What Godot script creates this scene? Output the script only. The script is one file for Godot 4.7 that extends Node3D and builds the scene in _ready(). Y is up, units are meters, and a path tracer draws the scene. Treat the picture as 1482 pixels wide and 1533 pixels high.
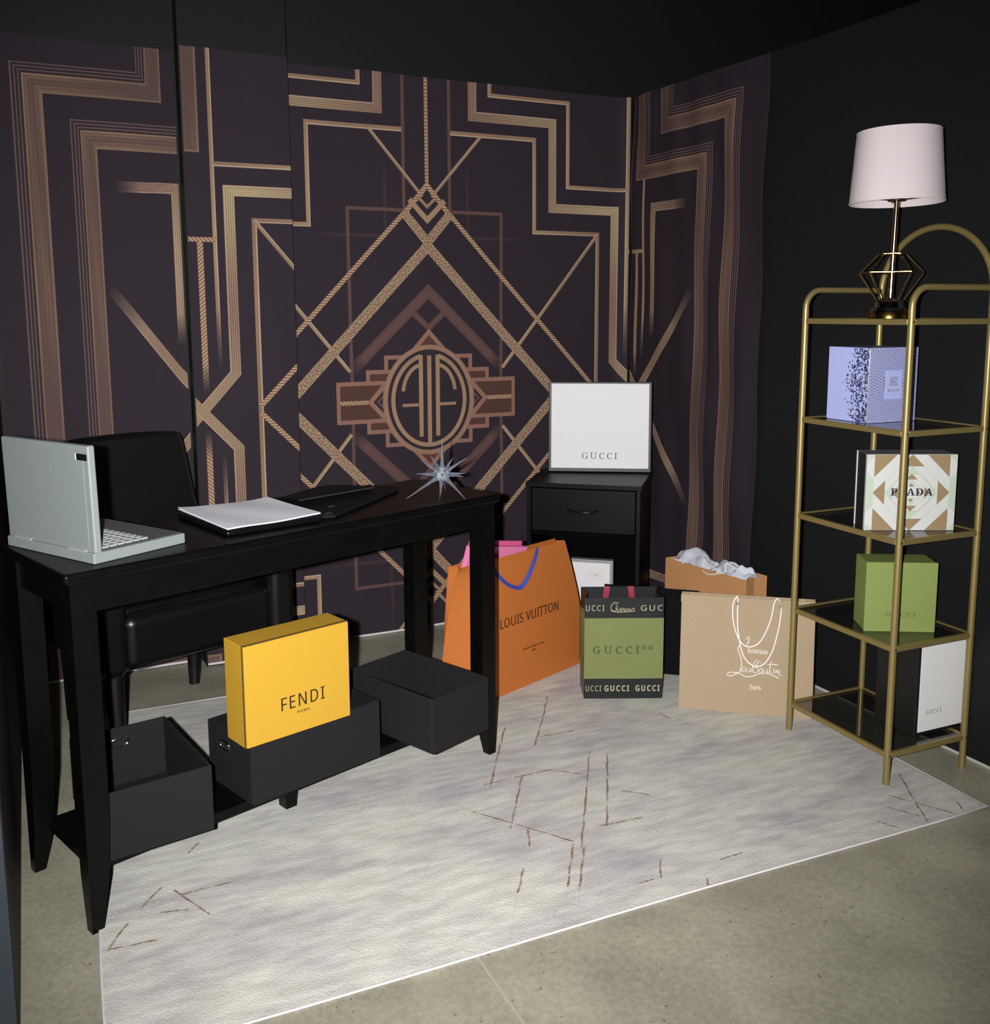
extends Node3D
# A dressing-room set: art-deco cloth backdrop, black console table, designer boxes and bags, lit by the flash of the camera.
# x runs along the back wall, z towards the photographer, y up, metres.

const EYE := Vector3(0.0, 1.305, 0.0)
const FOCAL := 1462.5          # pixels, for a frame of 1482 x 1533
const BACK_Z := -3.69          # back wall
const RIGHT_X := 2.42          # right wall
const LEFT_X := -0.09          # left wall

var taken := {}
var mat_cache := {}
var rng := RandomNumberGenerator.new()

# ------------------------------------------------------------------ mesh builder
class MB:
	var v := PackedVector3Array()
	var n := PackedVector3Array()
	var t := PackedVector2Array()
	var i := PackedInt32Array()
	func vert(p: Vector3, nn: Vector3, uv := Vector2.ZERO) -> int:
		v.append(p); n.append(nn); t.append(uv)
		return v.size() - 1
	func tri_i(a: int, b: int, c: int) -> void:
		var cr := (v[b] - v[a]).cross(v[c] - v[a])
		if cr.dot(n[a] + n[b] + n[c]) > 0.0:
			i.append(a); i.append(c); i.append(b)
		else:
			i.append(a); i.append(b); i.append(c)
	func quad(a: Vector3, b: Vector3, c: Vector3, d: Vector3, out: Vector3, uvs := [Vector2(0, 1), Vector2(1, 1), Vector2(1, 0), Vector2(0, 0)]) -> void:
		var nn := (b - a).cross(c - a).normalized()
		if nn.dot(out) < 0.0: nn = -nn
		var k := vert(a, nn, uvs[0]); vert(b, nn, uvs[1]); vert(c, nn, uvs[2]); vert(d, nn, uvs[3])
		tri_i(k, k + 1, k + 2); tri_i(k, k + 2, k + 3)
	# box with rounded edges; c centre, s size
	func rbox(c: Vector3, s: Vector3, r := 0.002, seg := 1, xf := Transform3D.IDENTITY) -> MB:
		var h := s * 0.5
		r = minf(r, minf(h.x, minf(h.y, h.z)) * 0.999)
		for ax in 3:
			var u := (ax + 1) % 3
			var w := (ax + 2) % 3
			for sg in [-1.0, 1.0]:
				var cu := coords(h[u], r, seg)
				var cw := coords(h[w], r, seg)
				var base := v.size()
				for a in cu.size():
					for b in cw.size():
						var p := Vector3.ZERO
						p[ax] = sg * h[ax]; p[u] = cu[a]; p[w] = cw[b]
						var inn := Vector3(clampf(p.x, -h.x + r, h.x - r), clampf(p.y, -h.y + r, h.y - r), clampf(p.z, -h.z + r, h.z - r))
						var dd := (p - inn).normalized()
						var uv := Vector2(p[u] / s[u] + 0.5, p[w] / s[w] + 0.5)
						vert(xf * (c + inn + dd * r), (xf.basis * dd).normalized(), uv)
				var m := cw.size()
				for a in cu.size() - 1:
					for b in m - 1:
						var k := base + a * m + b
						tri_i(k, k + 1, k + m + 1); tri_i(k, k + m + 1, k + m)
		return self
	func coords(h: float, r: float, seg: int) -> Array:
		var o := []
		for k in seg + 1: o.append(-h + r * (1.0 - tan((1.0 - float(k) / seg) * PI / 4.0)))
		for k in seg + 1: o.append(h - r * (1.0 - tan(float(k) / seg * PI / 4.0)))
		return o
	# tube along a path
	func tube(pts: Array, rad: float, segs := 8, closed := false, rad_end := -1.0, caps := true) -> MB:
		var cnt := pts.size()
		var up := Vector3.UP
		var d0: Vector3 = (pts[1] - pts[0]).normalized()
		if absf(d0.dot(up)) > 0.9: up = Vector3.RIGHT
		var side := d0.cross(up).normalized()
		var rows := cnt + (1 if closed else 0)
		var base := v.size()
		for q in rows:
			var k := q % cnt
			var dir: Vector3
			if closed: dir = (pts[(k + 1) % cnt] - pts[(k - 1 + cnt) % cnt]).normalized()
			elif k == 0: dir = d0
			elif k == cnt - 1: dir = (pts[k] - pts[k - 1]).normalized()
			else: dir = ((pts[k + 1] - pts[k]).normalized() + (pts[k] - pts[k - 1]).normalized()).normalized()
			side = (side - dir * side.dot(dir)).normalized()
			var o2 := dir.cross(side)
			var rr := rad if rad_end < 0.0 else lerpf(rad, rad_end, float(q) / (rows - 1))
			for j in segs + 1:
				var a := TAU * j / segs
				var nn := side * cos(a) + o2 * sin(a)
				vert(pts[k] + nn * rr, nn, Vector2(float(j) / segs, float(q) / rows))
		for q in rows - 1:
			for j in segs:
				var k := base + q * (segs + 1) + j
				tri_i(k, k + 1, k + segs + 2); tri_i(k, k + segs + 2, k + segs + 1)
		if caps and not closed:
			for e in [0, rows - 1]:
				var dirc: Vector3 = -d0 if e == 0 else (pts[cnt - 1] - pts[cnt - 2]).normalized()
				var cc := vert(pts[0] if e == 0 else pts[cnt - 1], dirc)
				var first := v.size()
				for j in segs: vert(v[base + e * (segs + 1) + j], dirc)
				for j in segs: tri_i(cc, first + j, first + (j + 1) % segs)
		return self
	# body of revolution: prof = array of Vector2(radius, y)
	func lathe(prof: Array, segs := 24, at := Vector3.ZERO, xf := Transform3D.IDENTITY) -> MB:
		for k in prof.size() - 1:
			var p0: Vector2 = prof[k]
			var p1: Vector2 = prof[k + 1]
			var dv := p1 - p0
			if dv.length() < 1e-7: continue
			var n0 := Vector2(dv.y, -dv.x).normalized()
			var na := n0
			var nb := n0
			if k > 0:
				var d2: Vector2 = p0 - prof[k - 1]
				var m := Vector2(d2.y, -d2.x).normalized()
				if m.dot(n0) > 0.75: na = (m + n0).normalized()
			if k < prof.size() - 2:
				var d3: Vector2 = prof[k + 2] - p1
				var m2 := Vector2(d3.y, -d3.x).normalized()
				if m2.dot(n0) > 0.75: nb = (m2 + n0).normalized()
			var base := v.size()
			for j in segs + 1:
				var a := TAU * j / segs
				var c := cos(a)
				var s := sin(a)
				vert(xf * (at + Vector3(p0.x * c, p0.y, p0.x * s)), xf.basis * Vector3(na.x * c, na.y, na.x * s), Vector2(float(j) / segs, 0))
				vert(xf * (at + Vector3(p1.x * c, p1.y, p1.x * s)), xf.basis * Vector3(nb.x * c, nb.y, nb.x * s), Vector2(float(j) / segs, 1))
			for j in segs:
				var q := base + j * 2
				if p1.x > 1e-6: tri_i(q, q + 1, q + 3)
				if p0.x > 1e-6: tri_i(q, q + 3, q + 2)
		return self
	# polygon (xy, any winding) extruded along z from z0 to z1, edges chamfered by r
	func prism(poly: PackedVector2Array, z0: float, z1: float, r := 0.0, xf := Transform3D.IDENTITY) -> MB:
		var pts := poly
		if Geometry2D.is_polygon_clockwise(pts):
			pts = poly.duplicate(); pts.reverse()
		var c := pts.size()
		var ins := PackedVector2Array()
		for k in c:
			var a := (pts[k] - pts[(k - 1 + c) % c]).normalized()
			var b := (pts[(k + 1) % c] - pts[k]).normalized()
			var na := Vector2(-a.y, a.x)
			var nb := Vector2(-b.y, b.x)
			var m := (na + nb).normalized()
			ins.append(pts[k] + m * r / maxf(0.35, m.dot(na)))
		for k in c:
			var k2 := (k + 1) % c
			var e := (pts[k2] - pts[k]).normalized()
			var o := xf.basis * Vector3(e.y, -e.x, 0)
			if r > 0.0:
				quad(xf * v3(pts[k], z0 + r), xf * v3(pts[k2], z0 + r), xf * v3(pts[k2], z1 - r), xf * v3(pts[k], z1 - r), o)
				quad(xf * v3(pts[k], z0 + r), xf * v3(pts[k2], z0 + r), xf * v3(ins[k2], z0), xf * v3(ins[k], z0), o - xf.basis.z)
				quad(xf * v3(pts[k], z1 - r), xf * v3(pts[k2], z1 - r), xf * v3(ins[k2], z1), xf * v3(ins[k], z1), o + xf.basis.z)
			else:
				quad(xf * v3(pts[k], z0), xf * v3(pts[k2], z0), xf * v3(pts[k2], z1), xf * v3(pts[k], z1), o)
		var tr := Geometry2D.triangulate_polygon(ins)
		for zz in [z0, z1]:
			var nn := xf.basis.z * (1.0 if zz == z1 else -1.0)
			var base := v.size()
			for p in ins: vert(xf * v3(p, zz), nn, p)
			for k in range(0, tr.size(), 3): tri_i(base + tr[k], base + tr[k + 1], base + tr[k + 2])
		return self
	func v3(p: Vector2, z: float) -> Vector3: return Vector3(p.x, p.y, z)
	# thin sheet over a parametric surface f(u, w); th thickness along the back of its normal
	func sheet(f: Callable, nu: int, nw: int, th := 0.0012, uvf = null) -> MB:
		var P := []
		var N := []
		for a in nu + 1:
			for b in nw + 1:
				var u := float(a) / nu
				var w := float(b) / nw
				var e := 0.002
				var du: Vector3 = f.call(minf(u + e, 1.0), w) - f.call(maxf(u - e, 0.0), w)
				var dw: Vector3 = f.call(u, minf(w + e, 1.0)) - f.call(u, maxf(w - e, 0.0))
				P.append(f.call(u, w)); N.append(du.cross(dw).normalized())
		var m := nw + 1
		for side in 2:
			var base := v.size()
			for k in P.size():
				var u := float(k / m) / nu
				var w := float(k % m) / nw
				var uv: Vector2 = uvf.call(u, w) if uvf != null else Vector2(u, 1.0 - w)
				if side == 0: vert(P[k], N[k], uv)
				else: vert(P[k] - N[k] * th, -N[k], uv)
			for a in nu:
				for b in nw:
					var k := base + a * m + b
					tri_i(k, k + 1, k + m + 1); tri_i(k, k + m + 1, k + m)
		var rim := []
		for a in nu: rim.append([a * m, (a + 1) * m]); rim.append([a * m + nw, (a + 1) * m + nw])
		for b in nw: rim.append([b, b + 1]); rim.append([nu * m + b, nu * m + b + 1])
		var mid: Vector3 = P[(nu / 2) * m + nw / 2]
		for r in rim:
			var p: Vector3 = P[r[0]]
			var q: Vector3 = P[r[1]]
			quad(p, q, q - N[r[1]] * th, p - N[r[0]] * th, (p + q) * 0.5 - mid)
		return self
	func mesh(m: Material) -> ArrayMesh:
		var arr := []
		arr.resize(Mesh.ARRAY_MAX)
		arr[Mesh.ARRAY_VERTEX] = v; arr[Mesh.ARRAY_NORMAL] = n; arr[Mesh.ARRAY_TEX_UV] = t; arr[Mesh.ARRAY_INDEX] = i
		var am := ArrayMesh.new()
		am.add_surface_from_arrays(Mesh.PRIMITIVE_TRIANGLES, arr)
		am.surface_set_material(0, m)
		return am

# ------------------------------------------------------------------ nodes
func numbered(called: String) -> String:
	var k: int = taken.get(called, 0)
	taken[called] = k + 1
	return called if k == 0 else "%s_%03d" % [called, k]

func thing(called: String, label: String, category: String, at: Vector3, turn := 0.0, group := "") -> Node3D:
	var o := Node3D.new()
	o.name = numbered(called)
	add_child(o)
	o.position = at
	o.rotation_degrees.y = turn
	o.set_meta("label", label); o.set_meta("category", category)
	if group: o.set_meta("group", group)
	return o

func part(parent: Node, called: String, b: MB, m: Material, label := "") -> MeshInstance3D:
	var o := MeshInstance3D.new()
	o.name = called
	o.mesh = b.mesh(m)
	parent.add_child(o, true)
	if label: o.set_meta("label", label)
	return o

func struct(called: String, b: MB, m: Material) -> MeshInstance3D:
	var o := part(self, called, b, m)
	o.set_meta("kind", "structure")
	return o

func mat(c: Color, rough := 0.6, metal := 0.0, spec := 0.5) -> StandardMaterial3D:
	var key := "%s %f %f %f" % [c, rough, metal, spec]
	if key in mat_cache: return mat_cache[key]
	var m := StandardMaterial3D.new()
	m.albedo_color = c; m.roughness = rough; m.metallic = metal; m.metallic_specular = spec
	mat_cache[key] = m
	return m

func rgb(r: int, g: int, b: int) -> Color: return Color8(r, g, b)

func noise_image(size: int, freq: float, sd: int, oct := 3) -> Image:
	var f := FastNoiseLite.new()
	f.seed = sd; f.frequency = freq; f.noise_type = FastNoiseLite.TYPE_SIMPLEX
	f.fractal_octaves = oct
	return f.get_seamless_image(size, size)

func grain_material(c: Color, rough: float, scale: float, bump: float, freq := 0.05, sd := 3, spec := 0.5, tint := 0.12) -> StandardMaterial3D:
	var m := StandardMaterial3D.new()
	var im := noise_image(256, freq, sd)
	im.convert(Image.FORMAT_RGB8)
	var tone := Image.create(256, 256, false, Image.FORMAT_RGB8)
	for y in 256:
		for x in 256:
			var k := 1.0 + (im.get_pixel(x, y).r - 0.5) * 2.0 * tint
			tone.set_pixel(x, y, Color(clampf(c.r * k, 0, 1), clampf(c.g * k, 0, 1), clampf(c.b * k, 0, 1)))
	m.albedo_texture = ImageTexture.create_from_image(tone)
	im.bump_map_to_normal_map(bump)
	m.normal_enabled = true
	m.normal_texture = ImageTexture.create_from_image(im)
	m.roughness = rough
	m.metallic_specular = spec
	m.uv1_triplanar = true
	m.uv1_scale = Vector3.ONE * scale
	return m

func text_mesh(txt: String, font_name: String, w: float, h: float, depth: float, m: Material, spacing := 0, weight := 400) -> ArrayMesh:
	var sf := SystemFont.new()
	sf.font_names = PackedStringArray([font_name])
	sf.font_weight = weight
	var fv := FontVariation.new()
	fv.base_font = sf
	fv.spacing_glyph = spacing
	var tm := TextMesh.new()
	tm.text = txt; tm.font = fv; tm.font_size = 64; tm.pixel_size = 0.01; tm.depth = 0.02; tm.curve_step = 1.0
	var arr := tm.get_mesh_arrays()
	var vs: PackedVector3Array = arr[Mesh.ARRAY_VERTEX]
	var lo := Vector3.INF
	var hi := -Vector3.INF
	for p in vs:
		lo = lo.min(p); hi = hi.max(p)
	var sz := hi - lo
	for k in vs.size():
		var p := vs[k] - lo
		vs[k] = Vector3((p.x / sz.x - 0.5) * w, (p.y / sz.y - 0.5) * h, p.z / maxf(sz.z, 1e-6) * depth)
	arr[Mesh.ARRAY_VERTEX] = vs
	var am := ArrayMesh.new()
	am.add_surface_from_arrays(Mesh.PRIMITIVE_TRIANGLES, arr)
	am.surface_set_material(0, m)
	return am

func lettering(parent: Node, txt: String, font_name: String, at: Vector3, w: float, h: float, m: Material, turn := 0.0, spacing := 0, weight := 400, tilt := 0.0, depth := 0.0008) -> void:
	var o := MeshInstance3D.new()
	o.name = "lettering"
	o.mesh = text_mesh(txt, font_name, w, h, depth, m, spacing, weight)
	parent.add_child(o, true)
	o.position = at
	o.rotation_degrees = Vector3(tilt, turn, 0)

# flat ribbon of ink along a path in the xy plane, facing +z
func ribbon(b: MB, pts: Array, w: float, z: float) -> void:
	var n := pts.size()
	for k in n - 1:
		var a: Vector2 = pts[k]
		var c: Vector2 = pts[k + 1]
		var d := (c - a).normalized()
		var s := Vector2(-d.y, d.x) * w * 0.5
		var e := d * w * 0.3
		b.quad(b.v3(a - s - e, z), b.v3(c - s + e, z), b.v3(c + s + e, z), b.v3(a + s - e, z), Vector3.BACK)

func smooth_path(ctrl: Array, per := 6) -> Array:
	var o := []
	var n := ctrl.size()
	for k in n - 1:
		var p0 = ctrl[maxi(k - 1, 0)]
		var p1 = ctrl[k]
		var p2 = ctrl[k + 1]
		var p3 = ctrl[mini(k + 2, n - 1)]
		for j in per:
			var t := float(j) / per
			o.append(0.5 * ((2.0 * p1) + (p2 - p0) * t + (2.0 * p0 - 5.0 * p1 + 4.0 * p2 - p3) * t * t + (3.0 * p1 - p0 - 3.0 * p2 + p3) * t * t * t))
	o.append(ctrl[n - 1])
	return o

# ------------------------------------------------------------------ scene
func _ready() -> void:
	rng.seed = 11
	setup_view()
	build_room()
	build_backdrop()
	build_rug()
	build_console()
	build_armchair()
	build_cabinet()
	build_etagere()
	build_bins()
	build_desk_things()
	build_bags()
	build_shelf_things()

func setup_view() -> void:
	var cam := Camera3D.new()
	cam.name = "camera"
	cam.position = EYE
	cam.rotation_degrees = Vector3(-8.1, -25.5, -0.23)
	cam.near = 0.05
	cam.far = 30.0
	cam.projection = Camera3D.PROJECTION_FRUSTUM
	cam.size = cam.near * 1533.0 / FOCAL
	cam.frustum_offset = Vector2(0.0, -(766.5 - 675.2) / FOCAL * cam.near)
	add_child(cam)
	var env := Environment.new()
	env.background_mode = Environment.BG_COLOR
	env.background_color = Color(0, 0, 0)
	env.tonemap_mode = Environment.TONE_MAPPER_LINEAR
	env.tonemap_exposure = 1.0
	env.sdfgi_enabled = true
	env.ssao_enabled = true
	env.ssil_enabled = true
	var we := WorldEnvironment.new()
	we.name = "world"
	we.environment = env
	add_child(we)
	# the camera's built-in flash, a hand's breadth left of the lens
	var flash := SpotLight3D.new()
	flash.name = "camera_flash"
	flash.position = EYE + Vector3(-0.075, 0.005, -0.036)
	flash.rotation_degrees = Vector3(-8.1, -25.5, 0)
	flash.light_energy = 13.5
	flash.light_color = Color(0.995, 0.995, 0.99)
	flash.light_size = 0.014
	flash.spot_angle = 47.0
	flash.spot_angle_attenuation = 1.0
	flash.spot_range = 20.0
	flash.spot_attenuation = 2.0
	flash.shadow_enabled = true
	add_child(flash)

var paint: StandardMaterial3D

func build_room() -> void:
	paint = grain_material(rgb(24, 25, 26), 0.62, 4.0, 0.35, 0.2, 5, 0.35, 0.08)
	paint.uv1_world_triplanar = true
	# floor: polished concrete with sand-coloured aggregate
	var con := StandardMaterial3D.new()
	var n1 := noise_image(512, 0.006, 21, 4)
	var n2 := noise_image(512, 0.09, 22, 2)
	var im := Image.create(512, 512, false, Image.FORMAT_RGB8)
	var r := RandomNumberGenerator.new()
	r.seed = 4
	for y in 512:
		for x in 512:
			var k := 1.0 + (n1.get_pixel(x, y).r - 0.5) * 0.16 + (n2.get_pixel(x, y).r - 0.5) * 0.1 + r.randf_range(-0.05, 0.05)
			im.set_pixel(x, y, Color(0.632 * k, 0.612 * k, 0.54 * k))
	for k in 420:
		var c := Color(0.66, 0.57, 0.44) if r.randf() < 0.6 else Color(0.36, 0.31, 0.25)
		var px := r.randi_range(2, 508)
		var py := r.randi_range(2, 508)
		for q in r.randi_range(1, 4): im.set_pixel(px + r.randi_range(0, 1), py + r.randi_range(0, 1), c)
	con.albedo_texture = ImageTexture.create_from_image(im)
	con.roughness = 0.38
	con.metallic_specular = 0.4
	con.uv1_triplanar = true
	con.uv1_world_triplanar = true
	con.uv1_scale = Vector3.ONE * 0.9
	var f := struct("floor", MB.new().rbox(Vector3(1.5, -0.05, 0.1), Vector3(7.0, 0.1, 8.0), 0.001), con)
	part(f, "joint_filler", MB.new().rbox(Vector3(0.752, 0.0002, -0.5), Vector3(0.005, 0.001, 6.2), 0.0004), mat(rgb(176, 170, 152), 0.6))
	struct("ceiling", MB.new().rbox(Vector3(1.5, 3.05, 0.1), Vector3(7.0, 0.1, 8.0), 0.001), paint)
	struct("wall_back", MB.new().rbox(Vector3(1.5, 1.5, BACK_Z - 0.06), Vector3(7.0, 3.0, 0.12), 0.001), paint)
	struct("trim_1", MB.new().rbox(Vector3(0.718, 1.5, -3.652), Vector3(0.376, 3.0, 0.076), 0.003), paint)
	struct("wall_right", MB.new().rbox(Vector3(RIGHT_X + 0.06, 1.1, -1.2), Vector3(0.12, 2.2, 4.98), 0.002), paint)
	var wl := struct("wall_left", MB.new().rbox(Vector3(LEFT_X - 0.1, 1.5, -2.748), Vector3(0.2, 3.0, 1.884), 0.003), paint)
	part(wl, "end_cap", MB.new().rbox(Vector3(LEFT_X - 0.1, 1.5, -1.804), Vector3(0.196, 3.0, 0.006), 0.002), mat(rgb(50, 56, 64), 0.45), "slate grey end of the wall")
	struct("wall_front", MB.new().rbox(Vector3(1.5, 1.5, 3.96), Vector3(7.0, 3.0, 0.12), 0.001), paint)
	struct("wall_west", MB.new().rbox(Vector3(-1.94, 1.5, 0.1), Vector3(0.12, 3.0, 7.6), 0.001), paint)
	struct("wall_east", MB.new().rbox(Vector3(4.94, 1.5, 0.1), Vector3(0.12, 3.0, 7.6), 0.001), paint)
	# pale bead where the right wall meets the concrete
	struct("trim_2", MB.new().rbox(Vector3(RIGHT_X - 0.003, 0.004, -1.9), Vector3(0.006, 0.008, 3.5), 0.002), mat(rgb(190, 188, 180), 0.7))

# ------------------------------------------------------------------ printed cloth
const TW := 1480
const TH := 1768
const TPM := 800.0
var tex := PackedByteArray()
var dent := FastNoiseLite.new()

func style_color(style: int, s: float, q: float, w: float) -> Color:
	# q runs -0.5 .. 0.5 across the stroke, s along it in metres
	var g := 0.5 + 0.5 * sin(s * 6.1 + 1.0) * cos(s * 2.3 + w * 90.0)
	var lo := Color(0.53, 0.405, 0.35)
	var hi := Color(0.70, 0.615, 0.47)
	var c := lo.lerp(hi, g)
	match style:
		0: # plain gilt line with a bright edge
			c = Color(0.52, 0.40, 0.34).lerp(Color(0.64, 0.53, 0.42), g)
			if q > 0.22: c = c.lerp(Color(0.80, 0.72, 0.62), 0.6)
		1: # five fine lines
			var ph := fposmod((q + 0.5) * 5.0, 1.0)
			c = c.darkened(0.24) if ph < 0.28 else c.lightened(0.06)
			if q < -0.42: c = c.lerp(Color(0.74, 0.62, 0.56), 0.7)
		2: # rope
			var ph2 := fposmod((s + q * w * 0.9) / 0.0135, 1.0)
			c = Color(0.72, 0.59, 0.47).lerp(Color(0.33, 0.22, 0.2), smoothstep(0.45, 0.85, ph2) if ph2 < 0.85 else 1.0 - (ph2 - 0.85) / 0.15)
		3: # hammered gold: a jumble of small dents
			var h := dent.get_noise_2d(s * 1000.0, q * w * 1000.0) * 1.6 + dent.get_noise_2d(s * 2300.0 + 77.0, q * w * 2300.0) * 0.6
			c = Color(0.40, 0.28, 0.235).lerp(Color(0.76, 0.66, 0.54), clampf(0.46 + h * 0.75, 0.0, 1.0))
			if absf(q) > 0.42: c = c.lerp(Color(0.66, 0.58, 0.5), 0.4)
		4: # dim brown
			c = Color(0.40, 0.29, 0.275).lerp(Color(0.31, 0.235, 0.235), absf(q) * 1.2)
		5: # broad brushed bar, fine lines on its outer third
			if q < -0.14:
				var ph3 := fposmod((q + 0.5) / 0.12, 1.0)
				c = Color(0.42, 0.34, 0.335) if ph3 < 0.35 else Color(0.22, 0.175, 0.19)
			else:
				var st := 0.5 + 0.5 * sin(q * 31.0 + sin(s * 3.0) * 2.0) * sin(q * 17.0 + s * 1.7)
				c = Color(0.35, 0.265, 0.26).lerp(Color(0.58, 0.47, 0.38), 0.1 + 0.6 * st * g + (0.45 if q > 0.43 or absf(q + 0.11) < 0.025 else 0.0))
		6: # bright gilt
			c = Color(0.66, 0.54, 0.42).lerp(Color(0.58, 0.44, 0.37), g)
	return c

func put(x: int, y: int, c: Color, a := 1.0) -> void:
	if x < 0 or y < 0 or x >= TW or y >= TH: return
	var k := (y * TW + x) * 3
	if a >= 1.0:
		tex[k] = int(c.r * 255.0); tex[k + 1] = int(c.g * 255.0); tex[k + 2] = int(c.b * 255.0)
	else:
		tex[k] = int(lerpf(tex[k], c.r * 255.0, a)); tex[k + 1] = int(lerpf(tex[k + 1], c.g * 255.0, a)); tex[k + 2] = int(lerpf(tex[k + 2], c.b * 255.0, a))

# pts in (distance from the axis, height) metres; fade = share of the ends that thins out [start, end]
func stroke(pts: Array, w: float, style: int, fade := Vector2.ZERO, flip := false, alpha := 1.0) -> void:
	var P := []
	for p in pts:
		var y: float = p.y
		if flip: y = 2.0 * 0.953 - y
		P.append(Vector2(p.x * TPM, (2.21 - y) * TPM))
	var total := 0.0
	for k in P.size() - 1: total += P[k].distance_to(P[k + 1])
	var wp := w * TPM
	var acc := 0.0
	for k in P.size() - 1:
		var a: Vector2 = P[k]
		var b: Vector2 = P[k + 1]
		var d := (b - a).normalized()
		var L := a.distance_to(b)
		var nn := Vector2(-d.y, d.x) * (-1.0 if flip else 1.0)
		var nb0 := d
		var nb1 := d
		var ea := 0.0
		var eb := 0.0
		if k > 0:
			nb0 = (d + (a - P[k - 1]).normalized()).normalized(); ea = wp
		if k < P.size() - 2:
			nb1 = (d + (P[k + 2] - b).normalized()).normalized(); eb = wp
		var lo := (a - d * ea).min(b + d * eb) - Vector2.ONE * wp * 0.55
		var hi := (a - d * ea).max(b + d * eb) + Vector2.ONE * wp * 0.55
		for y in range(maxi(0, int(lo.y)), mini(TH - 1, int(hi.y) + 1) + 1):
			var x0 := maxi(0, int(lo.x))
			var x1 := mini(TW - 1, int(hi.x) + 1)
			if absf(d.y) > 0.05 and absf(d.x) > 0.05:
				# a slanted stroke: only the span near its line on this row
				var tt := (y - a.y) / d.y
				var xc := a.x + d.x * tt
				var half := wp * 0.55 / absf(d.y) + 2.0
				x0 = maxi(x0, int(xc - half)); x1 = mini(x1, int(xc + half) + 1)
			for x in range(x0, x1 + 1):
				var p := Vector2(x + 0.5, y + 0.5)
				var ra := p - a
				var q := ra.dot(nn)
				if absf(q) > wp * 0.5: continue
				if ra.dot(nb0) < 0.0 or (p - b).dot(nb1) >= 0.0: continue
				var s := ra.dot(d) + acc
				var al := alpha
				if fade.x > 0.0: al *= clampf(s / (total * fade.x), 0.0, 1.0)
				if fade.y > 0.0: al *= clampf((total - s) / (total * fade.y), 0.0, 1.0)
				put(x, y, style_color(style, s / TPM, q / wp, w), al)
		acc += L

func both(pts: Array, w: float, style: int, fade := Vector2.ZERO) -> void:
	stroke(pts, w, style, fade, false)
	stroke(pts, w, style, fade, true)

func V(a: float, b: float) -> Vector2: return Vector2(a, b)

func arc_pts(cx: float, cy: float, rx: float, ry: float, a0: float, a1: float, n: int) -> Array:
	var o := []
	for k in n + 1:
		var a := deg_to_rad(lerpf(a0, a1, float(k) / n))
		o.append(V(cx + rx * cos(a), cy + ry * sin(a)))
	return o

const CLOTH := Color(0.190, 0.160, 0.192)

func fill_poly(poly: PackedVector2Array, c: Color, speck := 0.0) -> void:
	var q := PackedVector2Array()
	var lo := Vector2.INF
	var hi := -Vector2.INF
	for p in poly:
		var t := Vector2(p.x * TPM, (2.21 - p.y) * TPM)
		q.append(t); lo = lo.min(t); hi = hi.max(t)
	for y in range(int(lo.y), int(hi.y) + 1):
		for x in range(maxi(0, int(lo.x)), int(hi.x) + 1):
			if Geometry2D.is_point_in_polygon(Vector2(x + 0.5, y + 0.5), q):
				var k := 1.0
				if speck > 0.0: k = 1.0 + speck * sin(x * 1.7 + sin(y * 0.9) * 3.0) * sin(y * 1.3 + sin(x * 0.7) * 2.0)
				put(x, y, Color(clampf(c.r * k, 0, 1), clampf(c.g * k, 0, 1), clampf(c.b * k, 0, 1)))

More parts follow.
